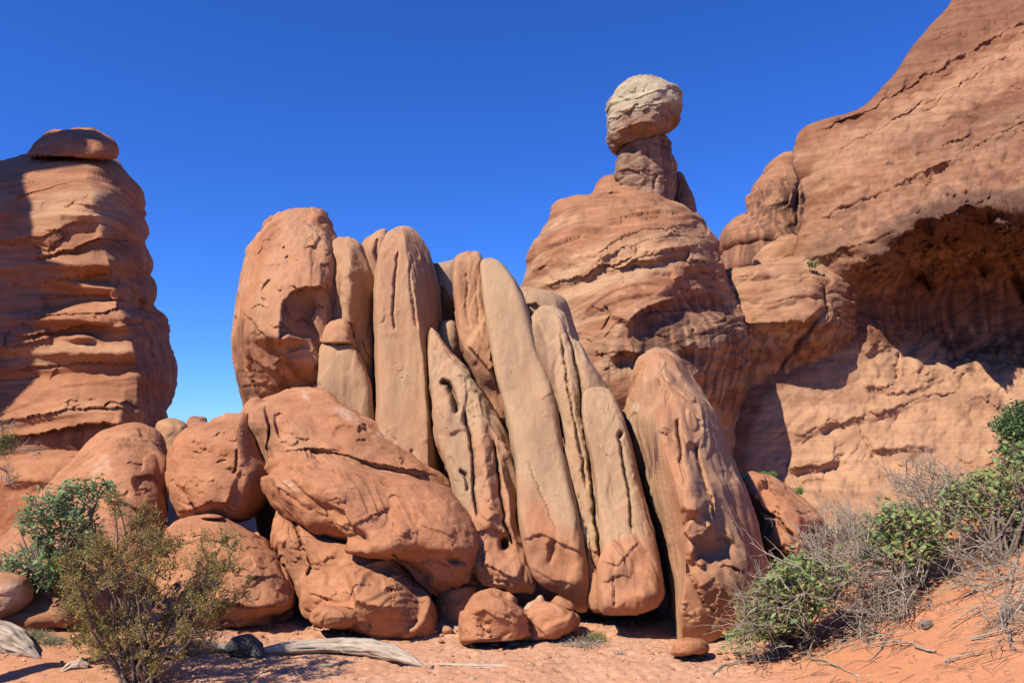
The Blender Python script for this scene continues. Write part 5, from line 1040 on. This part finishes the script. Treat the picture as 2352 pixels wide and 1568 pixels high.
STRAW = [(.38, .30, .13), (.30, .27, .10), (.22, .22, .07)]; GREY = [(.36, .32, .28), (.28, .24, .2), (.42, .38, .33)]; SAGE = [(.22, .22, .13), (.28, .26, .16), (.16, .17, .09), (.34, .28, .17)]
grass('small upright tuft of yellow-green grass on the sand below the overhanging fins', 1366, 1474, 40, 300, .14, STRAW, 401)
r6 = np.random.default_rng(66); tb = Tubes(); g0 = ground_pt(1335, 1482)
for _ in range(240):
    a = g0 + r6.normal(size=3) * [.14, .1, 0]; a[2] = float(gz(a[0], a[1])) + .03 * r6.random(); d = r6.normal(size=3) * [1, .7, .4] + [0, 0, .35]; d /= np.linalg.norm(d)
    tb.add(curve(a, a + d * (.05 + .08 * r6.random()), 4, .25, r=r6), .004, .002, 3)
tag(tb.build('brush_clump', M_dead, None, g0), 'mat of dead grey twigs beside the yellow-green grass tuft', 'dead brush')
grass('low grey-green brush patch on the sand left of the brown shrub', 75, 1468, 66, 700, .10, SAGE, 402, .9, 'low brush', 'brush_clump')
grass('small grey-green brush patch nearer the brown shrub', 122, 1482, 40, 420, .11, SAGE, 403, .9, 'low brush', 'brush_clump')
grass('little dry sprig of straw on the sand right of the dead twig mat', 1420, 1502, 26, 60, .06, GREY, 404, 1.2)
grass('grey dried seed clump lying on the dune below the thicket', 2128, 1438, 20, 260, .07, GREY, 405, 1.0, 'dead brush', 'brush_clump')

# ------------------------------------------------------------------ driftwood
def log(name, label, pts, rad, mat, seed, lift=.75, flat=.8, ridge_a=.16, nseg=90, ends=True):
    """pts: picture positions of the axis on the sand; rad: radii in metres at those points"""
    r = np.random.default_rng(seed); W = np.array([ground_pt(*p) for p in pts]); n = nseg; t = np.linspace(0, len(W) - 1, n); i = np.clip(t.astype(int), 0, len(W) - 2); f = (t - i)
    fs_ = (f * f * (3 - 2 * f) * .5 + f * .5)[:, None]; A = W[i] * (1 - fs_) + W[i + 1] * fs_
    R_ = np.interp(t, np.arange(len(W)), rad); A[:, 2] += R_ * lift
    for _ in range(3): A[1:-1] = (A[:-2] + A[1:-1] * 2 + A[2:]) / 4
    T = np.gradient(A, axis=0); T /= np.linalg.norm(T, axis=1)[:, None]; S = np.cross(T, [0, 0, 1]); S /= np.linalg.norm(S, axis=1)[:, None]; U = np.cross(S, T)
    k = 44; th = np.arange(k) * 2 * math.pi / k; TH, TT = np.meshgrid(th, np.linspace(0, 1, n)); L = np.linalg.norm(np.diff(A, axis=0), axis=1).sum()
    cyl = np.stack([np.cos(TH + TT * .5) * 1.6, np.sin(TH + TT * .5) * 1.6, TT * L * 1.1], -1).reshape(-1, 3)
    rg = ridged(cyl * 1.5, 3, seed).reshape(n, k); rg2 = fbm(cyl * [.8, .8, 1.5], 3, seed=seed).reshape(n, k)
    cr = np.clip(rg - .55, 0, 1) * 2.2
    RR = R_[:, None] * (1 + ridge_a * rg2 * 1.6 - ridge_a * 1.6 * cr)
    V = A[:, None, :] + RR[..., None] * (np.cos(TH)[..., None] * S[:, None, :] + flat * np.sin(TH)[..., None] * U[:, None, :])
    V = np.concatenate([V.reshape(-1, 3), A[:1], A[-1:]]); tint = np.stack([(np.cos(TH) * .25 + .5), TT * L, np.clip(cr, 0, 1)], -1).reshape(-1, 3); tint = np.concatenate([tint, tint[:1], tint[-1:]])
    ii = np.arange(n - 1)[:, None] * k; j = np.arange(k)[None, :]; j2 = (j + 1) % k
    F = [list(q) for q in np.stack([ii + j, ii + j2, ii + k + j2, ii + k + j], -1).reshape(-1, 4)]
    a = n * k; F += [[a, (q + 1) % k, q] for q in range(k)] + [[a + 1, (n - 1) * k + q, (n - 1) * k + (q + 1) % k] for q in range(k)]
    return tag(new_mesh_obj(name, V, F, mat, None, True, attrs={'tint': tint}, origin=A.mean(0) - [0, 0, R_.mean()]), label, 'driftwood')
log('weathered_log', 'long bleached log arching over the sand in the foreground', [(596,1503),(650,1500),(720,1499),(790,1500),(850,1506),(905,1516),(950,1526),(978,1534)], [.035, .066, .08, .092, .098, .085, .045, .008], M_wood, 501, lift=.9, flat=.95)
log('weathered_log', 'thin pale strip of split wood lying right of the arched log', [(1004,1526),(1050,1530),(1100,1534),(1150,1534),(1190,1540),(1216,1548)], [.02, .032, .036, .034, .02, .006], M_wood2, 502, lift=.5, flat=.6)
log('charred_stump', 'charred black lump of wood between the brown shrub and the arched log', [(522,1502),(540,1502),(562,1503),(585,1506),(602,1512)], [.06, .13, .15, .11, .03], M_char, 503, lift=.55, flat=1.0, nseg=50)
log('weathered_log', 'shaded log half hidden behind the brown shrub', [(360,1512),(420,1500),(480,1494),(530,1496)], [.07, .08, .075, .05], M_wood, 504, lift=.7)
log('weathered_log', 'splintered grey log end poking in at the left edge', [(-60,1465),(-20,1478),(30,1494),(65,1506),(90,1514)], [.15, .17, .14, .08, .015], M_wood, 505, lift=.7, flat=.8, ridge_a=.22)
log('driftwood_chunk', 'gnarled chunk of weathered wood in front of the left log', [(140,1545),(160,1536),(180,1534),(202,1534)], [.02, .05, .06, .03], M_wood2, 506, lift=.6, ridge_a=.35, nseg=50)
log('driftwood_chunk', 'short dark splinter of wood below the arched log', [(712,1540),(735,1535),(760,1530),(784,1524)], [.012, .03, .03, .008], M_wood, 507, lift=.4, nseg=40)
log('driftwood_chunk', 'small light nub of wood near the bottom centre', [(1072,1564),(1085,1562),(1100,1558)], [.01, .025, .008], M_wood2, 508, lift=.5, nseg=30)
log('driftwood_chunk', 'tiny dark nub between the two pale logs', [(982,1540),(990,1534),(996,1530)], [.012, .022, .01], M_wood, 509, lift=.6, nseg=30)

# ------------------------------------------------------------------ loose stones
def stone(px, py, w, label, seed, h=.6, group=None, mat=None, tone=0):
    r = np.random.default_rng(seed); g = ground_pt(px, py); s = w / FPX * g[1] / 2
    n, m = 10, 14; ph = np.linspace(.02, math.pi - .02, n); th = np.arange(m) * 2 * math.pi / m; PH, TH = np.meshgrid(ph, th, indexing='ij')
    d = np.stack([np.sin(PH) * np.cos(TH), np.sin(PH) * np.sin(TH), np.cos(PH)], -1).reshape(-1, 3)
    pl_ = r.normal(size=(11, 3)); pl_ /= np.linalg.norm(pl_, axis=1)[:, None]; hh_ = .62 + .35 * r.random(11)
    dt = d @ pl_.T; q = d; rr = np.minimum(1.25, np.min(np.where(dt > .05, hh_ / np.maximum(dt, .05), 9), axis=1))      # a chunk cut by broken planes
    V = q * rr[:, None] * s * np.array([1, .7 + .3 * r.random(), h * (.8 + .4 * r.random())]); a = r.uniform(-.5, .5); c, sn = math.cos(a), math.sin(a)
    V = V @ np.array([[c, sn, 0], [-sn, c, 0], [0, 0, 1]]); V = V + g + np.array([0, 0, s * h * .35])
    i = np.arange(n - 1)[:, None] * m; j = np.arange(m)[None, :]; j2 = (j + 1) % m
    F = np.stack([i + j, i + j2, i + m + j2, i + m + j], -1).reshape(-1, 4)
    tint = np.zeros((len(V), 3)); tint[:, 0] = tone; tint[:, 2] = tone * .5
    o = new_mesh_obj('stone', V, F[:, ::-1], mat or M_red, None, False, attrs={'tint': tint}, origin=g); return tag(o, label, 'stone', group)
for k, (x, y, w, h, tone, lb) in enumerate([
 (1026, 1452, 30, .85, .2, 'small blocky stone at the sand line beneath the central heap'), (988, 1449, 16, .6, 0, 'little round stone just left of the blocky stone'), (940, 1447, 20, .4, 0, 'flat little stone at the foot of the lower boulder'),
 (848, 1441, 34, .6, 0, 'wedge-shaped stone right of the half-buried slab'), (1100, 1448, 26, .6, 0, 'red stone leaning on the front of the round-backed boulder'), (1258, 1512, 15, .8, .3, 'lone upright stone on open sand in front of the flat-faced block'),
 (640, 1440, 22, .4, 0, 'flat stone left of the half-buried slab'), (1180, 1478, 34, .3, 0, 'low flat stone in the shadow of the round-backed boulder'), (618, 1436, 16, .5, 0, 'small stone near the slumped slab'), (1560, 1512, 10, .5, 0, 'tiny stone below the low red rock'),
 (1650, 1500, 14, .5, .2, 'small stone at the right foot of the arched fin'), (708, 1444, 12, .7, 0, 'small stone at the left tip of the half-buried slab'), (560, 1462, 46, .35, 0, 'flat shard of rock behind the charred lump'), (870, 1452, 14, .5, .1, 'small stone beneath the wedge-shaped stone')]):
    stone(x, y, w, lb, 700 + k, h, None, None, tone)
for k in range(46):
    x = float(rng.uniform(120, 1640)); y = float(rng.uniform(1455, 1562)); w = float(rng.uniform(5, 12))
    stone(x, y, w, 'small red pebble lying loose on the open sand', 800 + k, .6, 'loose pebbles on the sand', None, float(rng.random() * .5))
rc = np.random.default_rng(31)
for k in range(70):
    t = rc.random(); bx = np.interp(t, [0, .25, .5, .75, 1], [520, 700, 1010, 1250, 1640]); by = np.interp(bx, [520, 700, 1010, 1250, 1400, 1640], [1470, 1440, 1452, 1475, 1482, 1512])
    stone(float(bx + rc.normal() * 30), float(by + abs(rc.normal()) * 12), float(rc.uniform(5, 17)), 'small angular red rock chip at the sand line below the boulders', 900 + k, .5, 'rock chips along the foot of the boulders', None, float(rc.random() * .4))
def gravel():
    r = np.random.default_rng(9); n = 18000; X = r.uniform(-7, 3.2, n); Y = 5.5 + 6 * r.random(n) ** .8; Z = gz(X, Y); s = .003 + .015 * r.random(n) ** 4
    tv = np.array([(1, 0, 0), (0, 1, 0), (-1, 0, 0), (0, -1, 0), (0, 0, .8)], float)
    V = (np.stack([X, Y, Z + .03], 1)[:, None, :] + s[:, None, None] * (tv[None] * (1 + .4 * r.normal(size=(n, 5, 1))))).reshape(-1, 3)
    # rest them on the sheet itself
    i = np.arange(n)[:, None] * 5; F = np.concatenate([i + np.array([a]) for a in ([0, 1, 4], [1, 2, 4], [2, 3, 4], [3, 0, 4])])
    return V, F, n
def gravel_build():
    import mathutils
    V, F, n = gravel(); V = V.reshape(n, 5, 3)
    from mathutils.bvhtree import BVHTree
    go = bpy.data.objects['ground']; me = go.data; co = np.empty(len(me.vertices) * 3, np.float32); me.vertices.foreach_get('co', co); co = co.reshape(-1, 3)
    nx, ny = 640, 520; Zg = co[:, 2].reshape(ny, nx); xs = co[:nx, 0]; ys = co[::nx, 1]
    xi = np.searchsorted(xs, V[:, 0, 0]) - 1; yi = np.searchsorted(ys, V[:, 0, 1]) - 1
    dz = Zg[yi, xi] - (V[:, :4, 2].mean(1)) + .001; V[:, :, 2] += dz[:, None]
    col = np.repeat(pal(n, [(.5, .3, .2), (.4, .18, .1), (.55, .42, .32), (.3, .13, .08)], np.random.default_rng(2)), 5, 0)
    o = new_mesh_obj('gravel', V.reshape(-1, 3), F, M_grav, None, False, attrs={'tint': col}); tag(o, 'fine gravel and grit on the sand', 'gravel', kind='stuff')
m_, nt_, b_ = base_mat('grit', .9, .15); at_ = N(nt_, 'ShaderNodeAttribute', attribute_name='tint'); nt_.links.new(at_.outputs['Color'], b_.inputs['Base Color']); M_grav = m_
gravel_build()
